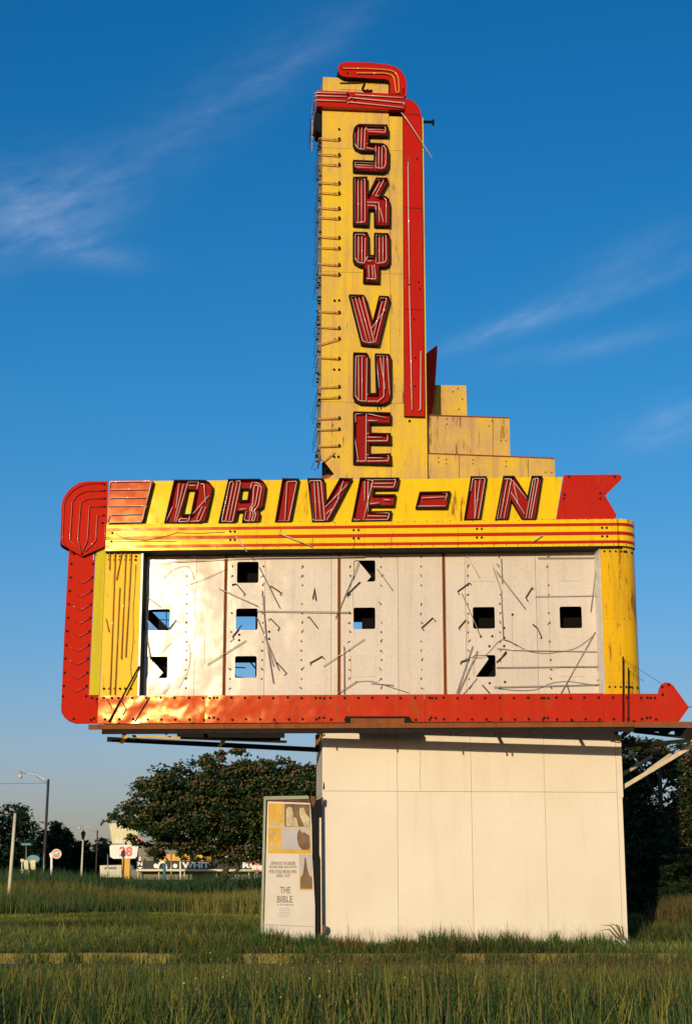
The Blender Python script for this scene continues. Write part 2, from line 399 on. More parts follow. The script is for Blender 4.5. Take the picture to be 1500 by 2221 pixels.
def rrect(u, z, s, r=.035, n=3):
    out = []
    for cx, cz, a0 in ((u+s-r, z+s-r, 0), (u-s+r, z+s-r, 90), (u-s+r, z-s+r, 180), (u+s-r, z-s+r, 270)):
        for k in range(n+1):
            a = R(a0 + 90*k/n); out.append((cx + r*math.cos(a), cz + r*math.sin(a)))
    return out
for i in range(10):
    hl = []
    u0, u1 = uu[i]+.003, uu[i+1]-.003
    for c in range(5):
        for r_ in range(3):
            u, z = hatch(c, r_)
            if (c, r_) in opened and u0 < u < u1: hl.append(rrect(u, z, HS))
    MB().prism([uvloop(M, [(u0, z0r), (u1, z0r), (u1, z1r), (u0, z1r)], RB + random.uniform(-.004, .004))] + [uvloop(M, h, RB) for h in hl], -M.n*.02, mi_hole=1).build('reader_panel', ['board_white', 'dark_steel'], sign)
for c in range(5):
    for r_ in range(3):
        if (c, r_) not in opened:
            u, z = hatch(c, r_); MB().prism([uvloop(M, rrect(u, z, HS+.004), RB+.012)], -M.n*.010).build('hatch_cover', 'board_white', sign)
# loose covers hanging behind their openings
for L in (Z7([(800, 1040), (905, 1040), (1045, 1195), (985, 1262), (800, 1262)]), Z9([(-60, 60), (30, 160), (147, 302), (95, 362), (-60, 362)]), Z9([(1050, 1010), (1200, 1020), (1238, 1068), (1108, 1250), (1050, 1250)])):
    o = plate('hatch_cover', 'board_white', M, L, RB-.045, .01); o['label'] = 'cover plate hanging askew in its opening'
for x in (488, 735, 963):
    u = M.uv(x, 1355, RB)[0]
    MB().box(M.P(u-.030, z0r, RB+.005), M.u*.06, M.n*.014, Vector((0, 0, z1r-z0r))).build('joint_strip', 'rust_strip', sign)
    MB().box(M.P(u-.006, z0r, RB+.019), M.u*.012, M.n*.012, Vector((0, 0, z1r-z0r))).build('joint_strip', 'dark_steel', sign)
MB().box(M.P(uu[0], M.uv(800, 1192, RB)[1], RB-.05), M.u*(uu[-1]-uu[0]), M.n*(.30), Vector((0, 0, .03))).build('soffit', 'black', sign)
for xa, ya, yb2, w in ((1187, 1220, 1330, .012), (1191, 1340, 1440, .010), (1012, 1215, 1270, .014), (1013, 1330, 1400, .016), (443, 1370, 1440, .008), (1110, 1335, 1450, .009), (765, 1280, 1340, .012), (760, 1420, 1480, .010), (1296, 1230, 1300, .016)):
    plate('rust_streak', 'board_stain', M, [(xa-w*57, ya), (xa+w*57, ya), (xa+w*30+1, yb2), (xa-w*30+1, yb2)], RB+.0065, .002)
# clips in rows
m = MB()
rowsx = [(Z7([(1270, 130)])[0][0], Z7([(1255, 1380)])[0][0]), (505, 499), (571, 567), (656, 653), (760, 757), (826, 826), (912.5, 913.5), (1013, 1017), (1082, 1085), (1186, 1195), (1290, 1298)]
for xa, xb in rowsx:
    for k in range(15):
        if random.random() < .12: continue
        y = 1208 + k*20.3; x = xa + (xb-xa)*k/14 + random.uniform(-1, 1)
        p = M.pt(x, y, RB+.012)
        q_ = random.uniform(.6, 1.0); m.box(p - M.u*.013*q_ - Vector((0, 0, .016)), M.u*.026*q_, M.n*.022, Vector((0, 0, .032*q_)))
        if random.random() < .6:
            d = M.u*random.uniform(-.05, .05) + Vector((0, 0, random.choice((-1, 1))*random.uniform(.02, .05))); m.tube([p, p+M.n*.02, p+M.n*.03+d], .005, 4)
o = m.build('tube_clips', 'wire', sign); o['kind'] = 'stuff'
# tubes and hooks left on the board
rods = []
rods += [Z8(L) for L in ([(145, 410), (510, 575)], [(520, 210), (712, 592)], [(500, 680), (705, 1170)], [(550, 430), (590, 900), (655, 1295)], [(560, 470), (575, 850), (655, 1135)],
        [(500, 622), (1375, 635)], [(40, 1120), (400, 895)], [(1450, 150), (1375, 350), (1230, 690)], [(1500, 880), (1115, 1135)], [(-330, 165), (275, 135), (580, 128), (1500, 118)], [(1310, 950), (1312, 1395)],
        [(1250, 1390), (1430, 1275)])]
rods += [Z9(L) for L in ([(990, 455), (1165, 860)], [(1015, 65), (1155, 310)], [(1280, 215), (1355, 430), (1375, 880)], [(1310, 250), (1580, 600)], [(1355, 130), (1365, 365)], [(205, 230), (345, 425)],
        [(145, 1290), (355, 1310)], [(1090, 945), (940, 1390)], [(1135, 990), (955, 1390)], [(1130, 1245), (1000, 1395)])]
rods += [Z10(L) for L in ([(305, 107), (760, 105)], [(285, 403), (770, 397)], [(-10, 806), (130, 820), (760, 832)], [(-15, 955), (790, 948)], [(-35, 1108), (790, 1088)], [(750, 680), (480, 1165)],
        [(760, 150), (715, 520)], [(765, 400), (770, 980)])]
rods += [Z7(L) for L in ([(885, 480), (1015, 580)], [(890, 700), (950, 790)], [(880, 760), (930, 1085)], [(1105, 1300), (1040, 1390)])]
for L in rods: MB().tube(M.pts(L, RB+.055+random.uniform(0, .03)), .0085, 6).build('neon_tube', random.choice(['neon', 'rod', 'rod']), sign, smooth=True)
hooks = [Z8(L) for L in ([(275, 375), (310, 370), (390, 465), (375, 478)], [(620, 405), (630, 388), (730, 455), (715, 475)], [(610, 710), (625, 690), (710, 775), (695, 803)], [(970, 685), (985, 675), (1065, 780)],
        [(1020, 510), (1035, 410), (1050, 525)], [(685, 1100), (775, 1200), (755, 1220)], [(1000, 1125), (995, 1105), (1110, 1042), (1125, 1068)], [(360, 755), (275, 860), (285, 882)], [(1460, 350), (1335, 470), (1345, 490)])]
hooks += [Z9(L) for L in ([(745, 718), (720, 685), (615, 780), (635, 800)], [(1075, 375), (1060, 360), (950, 440), (965, 465)], [(1025, 705), (960, 780), (970, 795)], [(1405, 1010), (1310, 1100)], [(1060, 1070), (985, 1095), (975, 1115)],
        [(1180, 1310), (1245, 1385)])]
hooks += [Z10(L) for L in ([(270, 350), (262, 335), (212, 415), (228, 440)], [(265, 620), (300, 650), (335, 720), (325, 730)], [(60, 830), (5, 905)], [(530, 1090), (550, 1150)])] + [Z7([(1100, 790), (1165, 705), (1195, 730)])]
for L in hooks: MB().tube(M.pts(L, RB+.05), .0115, 5).build('tube_bracket', 'wire', sign, smooth=True)
wires = [Z7(L) for L in ([(990, 405), (1060, 310), (1150, 225), (1270, 198), (1310, 240), (1335, 330)], [(1030, 1010), (1100, 930), (1220, 890), (1285, 930), (1300, 1020), (1280, 1180), (1190, 1340)], [(1290, 375), (1420, 330), (1640, 230)])]
wires += [Z10(L) for L in ([(40, 740), (130, 770), (220, 830), (380, 850), (600, 810), (700, 740), (750, 690)], [(0, 1120), (150, 1135), (300, 1130), (400, 1075), (540, 1060), (690, 1085), (780, 1090)])]
wires += [Z9(L) for L in ([(980, 1090), (1080, 1045), (1190, 1060), (1280, 960), (1350, 880), (1440, 900), (1500, 950)], [(1250, 1380), (1225, 1450), (1222, 1530)], [(0, 1280), (150, 1270), (330, 1330), (500, 1385)])]
for L in wires: MB().tube(densify(M.pts(L, RB+.04), .12), .004, 4).build('dangling_wire', 'wire', sign, smooth=True)
stuff_dots('bulb_sockets', 'socket', M, Z8([(337, 843), (337, 893), (615, 815), (615, 882)]) + Z9([(1165, 860), (1272, 857), (1245, 950), (1382, 780), (1382, 870), (1382, 948), (1248, 1293), (1390, 1282), (1460, 655)]), RB+.006, .024, .02)

# ---- left neon strip, inner returns, right round column
zs0, zs1 = M.uv(260, 1512)[1], M.uv(260, 1188)[1]
us0, us1 = M.uv(222, 1350)[0], M.uv(303, 1350)[0]
mbox('neon_strip', 'yellow_strip', us0+.002, us1, zs0, zs1, -.10, -.02)
mbox('strip_edge', 'white_trim', us1+.001, us1+.035, zs0, zs1, -.10, .012)
mbox('inner_return', 'black', us1+.036, us1+.05, zs0, zs1, RB-.02, -.012)  # black stands for shade on this inner face
for L in ([(548, 85), (545, 240)], [(598, 85), (550, 1400)], [(660, 75), (610, 335)], [(640, 400), (595, 1400)], [(697, 80), (655, 1070)], [(748, 80), (695, 1050)], [(512, 690), (540, 815)]):
    MB().tube(M.pts(Z7(L), .03), .011, 6).build('neon_tube', 'neon_orange', sign, smooth=True)
stuff_dots('bulb_sockets', 'socket', M, Z7([(x, 115) for x in (550, 600, 648, 700, 747, 795)] + [(x-4, 148) for x in (550, 600, 648, 700, 747, 795)] + [(x, 1345) for x in (497, 548, 597, 646, 695, 747)]), -.02, .024, .05)
MB().tube(densify(M.pts(Z7([(790, 190), (785, 400), (765, 620), (770, 900), (740, 1160), (760, 1270)]), -.005), .2), .004, 4).build('dangling_wire', 'wire', sign)
uc0 = M.uv(1306, 1350)[0]; uc1 = M.uv(1386, 1350)[0]
RC = .38
def round_end(u0, u1, off, r, th):
    """plan outline (u, off) of a sheet that runs along the front and turns back round a quarter circle"""
    out = [(u0, off)] + [(u1-r + r*math.sin(R(a)), off - r + r*math.cos(R(a))) for a in range(0, 91, 9)] + [(u1, off-DEP*.9)]
    inn = [(u1-th, off-DEP*.9)] + [(u1-r + (r-th)*math.sin(R(a)), off - r + (r-th)*math.cos(R(a))) for a in range(90, -1, -9)] + [(u0, off-th)]
    return out + inn
def extrude_plan(name, mat, plan, z0, z1, parent=sign, smooth=False):
    m = MB(); m.prism([[M.P(u, z1, o) for u, o in plan]], Vector((0, 0, z0-z1))); o = m.build(name, mat, parent)
    return o
zc0, zc1 = M.uv(1340, 1506)[1], M.uv(1340, 1184)[1]
colm = extrude_plan('round_column', 'yellow_column', round_end(uc0, uc1, 0, RC, .02), zc0, zc1)
m = MB(); pw = [M.P(uc0-.06, zc0, RB+.03), M.P(uc0-.062, zc0, RB+.03)]
m.prism([[M.P(uc0-.075, zc1, RB), M.P(uc0-.003, zc1, .004), M.P(uc0-.015, zc1, .012), M.P(uc0-.09, zc1, RB)]], Vector((0, 0, zc0-zc1)))
m.build('inner_return', 'white_trim', sign)  # white stands for sun on this inner face
stuff_dots('bulb_sockets', 'socket', M, Z10([(x, 57) for x in (820, 863, 907, 948, 988)] + [(x, 1107) for x in (860, 904, 946, 990, 1034)]), .0, .022, .02, colm)
m = MB()
for zz in (Z10([(900, 57)])[0][1], Z10([(900, 1107)])[0][1]):
    z = M.uv(1350, zz)[1]
    for a in (22, 52): m.lathe(M.P(uc1-RC+RC*math.sin(R(a)), z, -RC+RC*math.cos(R(a))), [(.022, -.006), (.022, .02), (.015, .025)], M.u*math.sin(R(a))+M.n*math.cos(R(a)), 7)
o = m.build('bulb_sockets', 'socket', colm); o['kind'] = 'stuff'
stuff_dots('rivets', 'socket', M, Z10([(845+i*43, 577) for i in range(5)] + [(825+i*43, 92) for i in range(5)] + [(862+i*43, 1075) for i in range(5)]), 0, .008, .01, colm)

# ---- striped band
UB0 = M.uv(232, 1160)[0]; UB1 = M.uv(1379, 1160)[0]
yb = [1132, 1140.5, 1147, 1159, 1166.5, 1178, 1184.5, 1190]
zbnd = [M.uv(805, y-1, .10)[1] for y in yb]
seams = [UB0] + [M.uv(x, 1160)[0] for x in (558, 790, 992, 1341)] + [UB1]
for k in range(5):
    u0, u1 = seams[k]+.002, seams[k+1]-.002
    plan = round_end(u0, u1, .10, RC, .02) if k == 4 else [(u0, .10), (u1, .10), (u1, .02), (u0, .02)]
    bpan = extrude_plan('band_panel', 'yellow_clean', plan, zbnd[-1], zbnd[0])
    for s in (1, 3, 5):
        pl2 = round_end(u0, u1+.003, .104, RC, .012) if k == 4 else [(u0, .104), (u1, .104), (u1, .092), (u0, .092)]
        extrude_plan('painted_stripe', 'red', pl2, zbnd[s+1], zbnd[s], bpan)
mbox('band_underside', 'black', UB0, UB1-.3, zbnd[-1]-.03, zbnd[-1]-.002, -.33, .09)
stuff_dots('bulb_sockets', 'socket', M, Z4([(447, 487), (440, 548), (1298, 476), (1330, 476), (1298, 537), (1330, 537)]) + Z5([(755, 466), (790, 466), (755, 526), (790, 526)]) +
           Z6([(245, 457), (280, 457), (245, 520), (280, 520), (1148, 449), (1182, 449), (1150, 511), (1185, 511)]), .104, .024, .02)
rv = [(x, 1188 - (x-232)*.0065) for x in range(420, 1370, 26)] + [(x, 1136 - (x-232)*.0085) for x in range(250, 1340, 25)]
stuff_dots('rivets', 'socket', M, rv, .104, .009, .012, jit=1.2)
for L in (Z4([(1338, 510), (1418, 622)]), Z5([(215, 490), (450, 580)]), Z6([(645, 550), (720, 502)])):
    MB().tube(M.pts(L, .16), .011, 6).build('neon_tube', 'neon', sign, smooth=True)
for L in (Z4([(470, 490), (540, 530), (700, 540), (850, 505), (910, 485)]), Z4([(450, 550), (640, 545), (910, 548)]), Z4([(910, 483), (1050, 490), (1260, 480)]), Z5([(760, 530), (765, 570), (750, 600)])):
    MB().tube(densify(M.pts(L, .115), .1), .0045, 4).build('dangling_wire', 'wire', sign)

# ---- header board with DRIVE-IN
hx = [(235, 1043), (700, 1037.5), (1216, 1033), (1208, 1130), (232, 1138)]
plate('header_board', 'yellow_clean', M, [Z4([(440, 112)])[0], (700, 1040.5), (885, 1039), Z6([(865, 82)])[0], Z6([(815, 387)])[0], (700, 1137), Z4([(430, 420)])[0]], .0, .35)
fl = plate('flag_tail', 'red', M, Z6([(873, 67), (1262, 63), (1285, 68), (1293, 85), (1285, 102), (1170, 215), (1248, 345), (1252, 365), (1243, 385), (817, 388)]), .035, .12)
stuff_dots('bulb_sockets', 'socket', M, Z6([(878, 211), (873, 238), (1135, 200), (1135, 238), (910, 80), (1240, 80)]), .035, .024, .025, fl)
stuff_dots('rivets', 'socket', M, Z6([(850, 260), (875, 315), (860, 200), (1170, 203), (1170, 248), (1195, 375), (1065, 388), (840, 380)]), .035, .01, .02, fl)
sb = plate('slanted_block', ['red', 'black'], M, ZS([(800, 85), (1425, 78), (1448, 90), (1440, 120), (1300, 690), (1280, 718), (768, 722)]), .15, .15, mi_side=1)
tubes('neon_tube', 'neon', M, [ZS(L) for L in ([(805, 205), (805, 100), (1420, 92), (1405, 180), (1340, 440)], [(805, 215), (1370, 212)], [(810, 338), (1340, 335)], [(785, 460), (1310, 458), (1330, 475), (1290, 660), (1270, 695), (790, 705)],
        [(820, 590), (1270, 578)], [(800, 600), (775, 690)])], .19, .011, sb)
def wavy(L): return L
def letter(ch, outer, hole, tl, pl, off=.14, wall=.023, name='letter', tr=.0085):
    """open channel letter: black rim standing off the board, red pan inside, glass tubes in the pan"""
    O2 = [pl.uv(x, y, off) for x, y in outer]; loops = [O2]; inn = inset(O2, wall)
    m = MB(); dv = -pl.n*off
    def ring(a, b):
        n = len(a); base = len(m.v)
        for L, o in ((a, off), (b, off), (a, 0), (b, 0.006)): m.v += [pl.P(u, z, o) for u, z in L]
        for i in range(n):
            j = (i+1) % n
            m.f.append([base+i, base+j, base+n+j, base+n+i]); m.mi.append(1)
            m.f.append([base+i, base+2*n+i, base+2*n+j, base+j]); m.mi.append(1)
            m.f.append([base+n+i, base+n+j, base+3*n+j, base+3*n+i]); m.mi.append(0)
    ring(O2, inn); fl = [[pl.P(u, z, .006) for u, z in inn]]
    if hole:
        H2 = [pl.uv(x, y, off) for x, y in hole]; out = inset(H2, -wall); ring(H2, out); fl.append([pl.P(u, z, .006) for u, z in out])
    flat = [p for L in fl for p in L]; base = len(m.v); m.v += flat
    for t in tessellate_polygon(fl): m.f.append([base+i for i in t]); m.mi.append(0)
    o = m.build(name, ['red_letter', 'black'], sign); o['label'] = 'red channel letter %s with black rim' % ch if ch != '-' else 'red channel hyphen with black rim'
    for L in tl:
        MB().tube(densify(pl.pts(L, off*.62), .03), tr, 6).build('neon_tube', 'neon', o, smooth=True)
    return o
letter('D', ZD([(215, 88), (605, 90), (660, 120), (690, 160), (700, 200), (690, 270), (622, 570), (600, 615), (560, 635), (90, 632)]), ZD([(385, 212), (482, 214), (424, 518), (318, 518)]),
       [ZD(L) for L in ([(280, 130), (240, 440)], [(335, 140), (220, 610)], [(390, 120), (240, 620)], [(395, 115), (525, 115), (395, 610), (275, 615), (285, 575), (385, 578)], [(400, 160), (490, 160)],
       [(540, 140), (590, 140), (610, 380)], [(430, 540), (650, 285)], [(570, 420), (495, 590)], [(610, 430), (540, 600), (420, 612)], [(195, 430), (120, 610)])], M)
letter('R', ZD([(893, 77), (1280, 75), (1335, 108), (1365, 170), (1355, 260), (1325, 430), (1270, 468), (1292, 515), (1275, 622), (1062, 627), (1085, 485), (1012, 487), (985, 630), (768, 630)]), ZD([(1058, 205), (1150, 208), (1130, 338), (1038, 342)]),
       [ZD(L) for L in ([(955, 110), (915, 115), (810, 610), (860, 610), (960, 120)], [(1005, 120), (905, 600)], [(985, 108), (1050, 105), (945, 615), (870, 612)], [(1165, 205), (1195, 115)], [(1030, 460), (1120, 450)],
       [(1215, 122), (1270, 130), (1310, 190), (1270, 410), (1215, 470), (1240, 520), (1215, 605), (1185, 600), (1210, 520), (1185, 450), (1230, 400), (1275, 170), (1240, 150), (1215, 170), (1200, 390), (1165, 450), (1175, 500), (1155, 600)],
       [(1115, 480), (1095, 595), (1175, 608)])], M)
letter('I', Z5([(240, 90), (360, 92), (357, 112), (300, 407), (185, 407)]), None, [Z5(L) for L in ([(275, 115), (345, 112), (285, 400), (210, 400)], [(275, 115), (258, 395)])], M)
letter('V', Z5([(420, 90), (530, 90), (545, 105), (552, 268), (655, 87), (745, 90), (582, 405), (455, 407)]), None, [Z5(L) for L in ([(435, 165), (435, 110), (520, 108), (548, 395), (465, 395), (440, 180)], [(470, 115), (485, 390)],
       [(495, 115), (518, 390)], [(680, 110), (640, 240)], [(710, 135), (548, 300)], [(650, 230), (560, 395)], [(600, 310), (555, 350)])], M)
letter('E', Z5([(800, 85), (1085, 85), (1082, 110), (1070, 170), (905, 172), (897, 205), (1060, 205), (1048, 292), (877, 292), (868, 328), (1030, 325), (1020, 398), (738, 403)]), None,
       [Z5(L) for L in ([(845, 100), (895, 105), (825, 395)], [(835, 110), (833, 255)], [(860, 110), (858, 330)], [(895, 102), (1060, 100), (1045, 155), (890, 152)], [(900, 127), (1040, 127)], [(870, 275), (940, 268)], [(975, 245), (1020, 250)],
       [(860, 340), (1015, 342), (1000, 390), (835, 392)], [(855, 362), (995, 365)], [(750, 365), (760, 395), (800, 390)])], M)
letter('-', Z5([(1230, 187), (1455, 183), (1430, 305), (1200, 305)]), None, [Z5(L) for L in ([(1400, 198), (1432, 198), (1418, 248)], [(1245, 232), (1415, 225)], [(1215, 292), (1415, 290)])], M)
letter('I', Z6([(200, 75), (318, 75), (270, 390), (150, 393)]), None, [Z6(L) for L in ([(200, 185), (215, 92), (305, 92), (255, 388), (200, 390)], [(235, 105), (228, 385)], [(268, 100), (230, 385)])], M)
letter('N', Z6([(435, 72), (515, 72), (610, 215), (640, 72), (720, 72), (670, 390), (575, 390), (492, 250), (468, 390), (375, 392)]), None,
       [Z6(L) for L in ([(430, 385), (390, 385), (440, 95), (495, 95), (440, 385)], [(465, 100), (415, 380)], [(500, 105), (605, 240)], [(510, 130), (540, 260)], [(490, 190), (590, 350)], [(600, 385), (635, 385), (690, 90), (650, 95), (600, 380)],
       [(668, 95), (620, 380)])], M)

# ---- arrow bar along the bottom
for xa, xb in ((215, 446), (446, 631), (631, 920), (920, 1308)):
    p0, p1 = M.uv(xa, 1540)[0]+.002, M.uv(xb, 1540)[0]-.002
    za, zb_ = M.uv(800, 1506.5, .10)[1], M.uv(800, 1566.5, .10)[1]
    MB().box(M.P(p0, zb_, -.02), M.u*(p1-p0), M.n*.12, Vector((0, 0, za-zb_))).build('arrow_panel', 'red_bar', sign)
ah = [(1308.6, 1505), (1425, 1504.5)] + Z10([(1240, 1158), (1243, 1120), (1258, 1087), (1288, 1070), (1325, 1074), (1352, 1095), (1475, 1265), (1390, 1385)]) + [(1308.6, 1566.5)]
plate('arrow_head', 'red_bar', M, ah, .10, .12, lab='red arrow head pointing right')
sk = []
for k in range(40):
    x = 226 + k*30.6
    if x < 1440: sk += [(x, 1513.5), (x+2, 1560.5 - (x > 1300)*1)]
for x in (243, 455, 464, 694, 703, 936, 945, 1180, 1188, 1402, 1410): sk += [(x, 1514), (x-1, 1557)]
stuff_dots('bulb_sockets', 'socket', M, sk + Z10([(1270, 1105), (1270, 1170), (1320, 1090)]), .10, .026, .03, jit=.8)
stuff_dots('rivets', 'socket', M, [(230+k*29.5, 1536) for k in range(42)], .10, .008, .012, jit=1.5)
for L in (Z7([(400, 1440), (435, 1530)]), Z7([(520, 1435), (570, 1530)]), Z7([(650, 1440), (700, 1535), (670, 1590)])): MB().tube(M.pts(L, .13), .008, 5).build('neon_tube', 'neon_dull', sign)
MB().tube([M.pt(*Z7([(825, 1135)])[0], .06), M.pt(*Z7([(540, 1655)])[0], .15)], .018, 6).build('loose_pole', 'black', sign)
MB().tube([M.pt(*Z7([(920, 1420)])[0], .13), M.pt(*Z7([(780, 1655)])[0], .13)], .010, 6).build('loose_pole', 'wire', sign)
# rods standing before the right end with their guy wires
for xa, ya, xb, yb_, r, mt in ((1350.3, 1424, 1351, 1568, .016, 'black'), (1361.8, 1448, 1362, 1568, .014, 'dark_steel')):
    MB().tube([M.pt(xa, ya, .16), M.pt(xb, yb_, .16)], r, 6).build('standing_rod', mt, sign)
MB().tube([M.pt(1351, 1430, .16), M.pt(1432, 1482, .11)], .004, 4).build('guy_wire', 'wire', sign)
MB().tube([M.pt(1362, 1453, .16), M.pt(1395, 1478, .06)], .004, 4).build('guy_wire', 'wire', sign)
# rusty angle iron under the bar, broken out block in the middle
BO = .50
ue = M.uv(1640, 1572, BO)[0]; brk = [M.uv(x, 1572, BO)[0] for x in (192, 640, 1374)] + [ue]
zA, zB, zC = M.uv(800, 1568.5, BO)[1], M.uv(800, 1579, BO)[1], M.uv(800, 1589, BO)[1]
for k in range(3):
    a, b = brk[k]+.002, brk[k+1]-.002
    MB().box(M.P(a, zB, BO-.07), M.u*(b-a), M.n*.07, Vector((0, 0, zA-zB))).build('rusty_beam', 'rust_beam', sign)
    if k < 2: MB().box(M.P(a+.25*(k == 0), zC, BO-.10), M.u*(b-a-.25*(k == 0)), M.n*.06, Vector((0, 0, zB-zC-.002))).build('beam_web', 'dark_steel', sign)
for x in (260, 420, 600, 760, 880, 1060, 1240, 1372):
    u = M.uv(x, 1570)[0]; z = M.uv(800, 1566, .1)[1]
    MB().beam(M.P(u, z+.03, -.1), M.P(u, zA-.04, BO-.07), .05, .05).build('beam_bracket', 'dark_steel', sign)
plate('broken_block', 'rust_beam', M, [(760, 1557), (876, 1557), (876, 1572), (760, 1572)], .44, .06)
plate('block_edge', 'black', M, [(748, 1553.5), (886, 1553.5), (891, 1560), (891, 1570), (877, 1570), (877, 1557.5), (759, 1557.5), (759, 1570), (748, 1570)], .46, .10)

# ---- left wing
wb = plate('wing_bar', 'red_wing', WING, Z7([(172, 40), (418, 40), (388, 700), (356, 1405), (448, 1407), (441, 1662), (240, 1665), (180, 1645), (130, 1605), (104, 1560), (99, 1520), (130, 800)]), .0, .14)
plate('wing_edge', 'yellow_green', WING, Z7([(421, 60), (512, 28), (486, 700), (452, 1403), (360, 1403), (392, 700)]), .0, .10)
sc = plate('wing_scroll', ['red_wing', 'black'], WING, ZS([(786, 92), (560, 92), (450, 94), (350, 118), (250, 178), (170, 262), (115, 355), (97, 440), (88, 700), (79, 970), (90, 1015), (115, 1040), (400, 1205), (740, 1055), (768, 722)]), .10, .30, mi_side=1)  # black sides stand for shade on the scroll's thickness
tubes('neon_tube', 'neon_red', WING, [ZS(L) for L in ([(262, 385), (250, 400), (240, 580), (225, 800), (215, 965), (395, 1150)], [(378, 400), (360, 620), (345, 800), (335, 960), (385, 1150)], [(520, 462), (500, 480), (490, 730), (475, 950), (470, 980), (405, 1130)],
        [(640, 600), (620, 600), (605, 830), (605, 965), (440, 1130)], [(740, 735), (728, 1000)])], .135, .010, sc, .04)
tubes('neon_tube', 'neon_dull', WING, [ZS(L) for L in ([(720, 235), (520, 235), (420, 250), (320, 310), (270, 380)], [(720, 350), (520, 350), (450, 365), (400, 400)], [(720, 468), (530, 470)], [(720, 598), (650, 600)],
        [(720, 125), (530, 125), (400, 150), (270, 220), (180, 320), (130, 440), (115, 800), (105, 980), (180, 1080)])], .125, .008, sc, .05)
stuff_dots('bulb_sockets', 'socket', WING, ZS([(730, 140), (730, 233), (730, 350), (730, 470), (715, 597), (700, 712), (395, 1165), (250, 1140), (560, 1145)]), .10, .024, .02, sc)
ys = [75, 185, 310, 435, 560, 685, 810, 940, 1065, 1195, 1320, 1415]
dots = []
for i, y in enumerate(ys):
    xl_, xr_ = 200 - (y-75)*.062, 400 - (y-75)*.052
    dots += Z7([(xl_, y), (xr_, y)])
    if 1 < i < 11:
        c = ((xl_+xr_)/2, y+58)
        MB().tube(WING.pts(Z7([(xr_-8, y+6), c]), .03), .008, 5).build('neon_tube', 'neon_red', wb, smooth=True)  # brighter red stands for sun on the right half of each V
        MB().tube(WING.pts(Z7([(xl_+12, y+4), (c[0]-2, c[1])]), .012), .006, 5).build('neon_tube', 'neon_dull', wb, smooth=True)
stuff_dots('bulb_sockets', 'socket', WING, dots + Z7([(215, 1625), (375, 1635), (405, 1622), (330, 1415), (385, 1430), (430, 1440)]), .0, .024, .022, wb)
MB().tube(WING.pts(Z7([(405, 90), (400, 150)]), .03), .012, 6).build('neon_tube', 'neon', wb)
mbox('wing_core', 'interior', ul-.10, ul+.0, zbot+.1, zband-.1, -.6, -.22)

# ---- pylon
PO = 0.0
pl_l = B.uv(697.5, 600)[0]; pl_r = B.uv(921.5, 600)[0]
zp0 = B.uv(800, 1075)[1]; zp1 = B.uv(700, 236)[1]
zjs = [B.uv(790, y)[1] for y in (324, 592, 873)]
PD = 1.15
u_f = B.uv(845, 600)[0]
zz = [zp0] + sorted(zjs) + [zp1 + .12]
# main sheets: left column of panels and a narrower right column; lowest left one is torn at its corner
tear = [B.uv(*p) for p in Z(660, 900, 12.5)([(440, 860), (455, 1190), (545, 1270), (800, 1600), (660, 1710), (500, 1760)])]
for i in range(4):
    lo, hi = zz[i]+.003, zz[i+1]-.003
    if i == 0:
        L = [(pl_l, hi)] + tear + [(tear[-1][0], lo), (u_f-.003, lo), (u_f-.003, hi)]
    else: L = [(pl_l, lo), (u_f-.003, lo), (u_f-.003, hi), (pl_l, hi)]
    MB().prism([uvloop(B, L)], -B.n*.02).build('pylon_sheet', 'yellow', sign)
    hr = min(hi, B.uv(*Z1([(1200, 640)])[0])[1])
    MB().prism([uvloop(B, [(u_f+.003, lo), (pl_r, lo), (pl_r, hr), (u_f+.003, hr)], -.001)], -B.n*.02).build('pylon_sheet', 'yellow', sign)
    z0_ = lo if i else B.uv(690, 985)[1]
    MB().box(B.P(pl_l, z0_, -.022), B.u*.02, -B.n*PD, Vector((0, 0, hi-z0_))).build('flank_sheet', 'yellow_faded', sign)
MB().box(B.P(pl_r-.02, zp0, -.022), B.u*.02, -B.n*PD, Vector((0, 0, hr-zp0))).build('flank_sheet', 'yellow_faded', sign)
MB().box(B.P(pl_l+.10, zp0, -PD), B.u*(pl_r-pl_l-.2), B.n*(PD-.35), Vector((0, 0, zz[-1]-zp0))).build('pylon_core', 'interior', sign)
MB().lathe(B.pt(712, 1034, -.2), [(.16, -.28), (.14, 0), (.02, .05)], Vector((0, 0, 1)), 8).build('rusty_gusset', 'rust_strip', sign)
rsp = Z1([(1030, 603), (1042, 590), (1058, 458), (1100, 463), (1150, 498), (1185, 545), (1203, 610)]) + Z3([(701, 408), (592, 405)])
rs = plate('red_stripe', ['red', 'black'], B, rsp, .10, .10, mi_side=1)
tubes('neon_tube', 'neon', B, [Z1([(1078, 1068), (1082, 1500)]) + Z2([(1092, 820)]), Z2([(1090, 840), (1105, 1490)]) + Z3([(632, 372)]), Z3([(680, 55), (678, 370), (668, 376)])], .15, .012, rs, .03)
stuff_dots('bulb_sockets', 'socket', B, Z1([(1165, 1035), (1070, 1090), (1120, 745)]) + Z2([(1180, 805), (1135, 1160), (1190, 870)]) + Z3([(648, 245), (650, 90)]), .10, .018, .03, rs)
for yq in (607, 453):
    pass
for L in (Z1([(1032, 603), (1203, 618)]), Z2([(1035, 92), (1208, 96)]), Z2([(1045, 1062), (1215, 1070)])):
    a, b = B.pts(L, .101); MB().beam(a, b, .01, .012).build('panel_seam', 'black', rs)
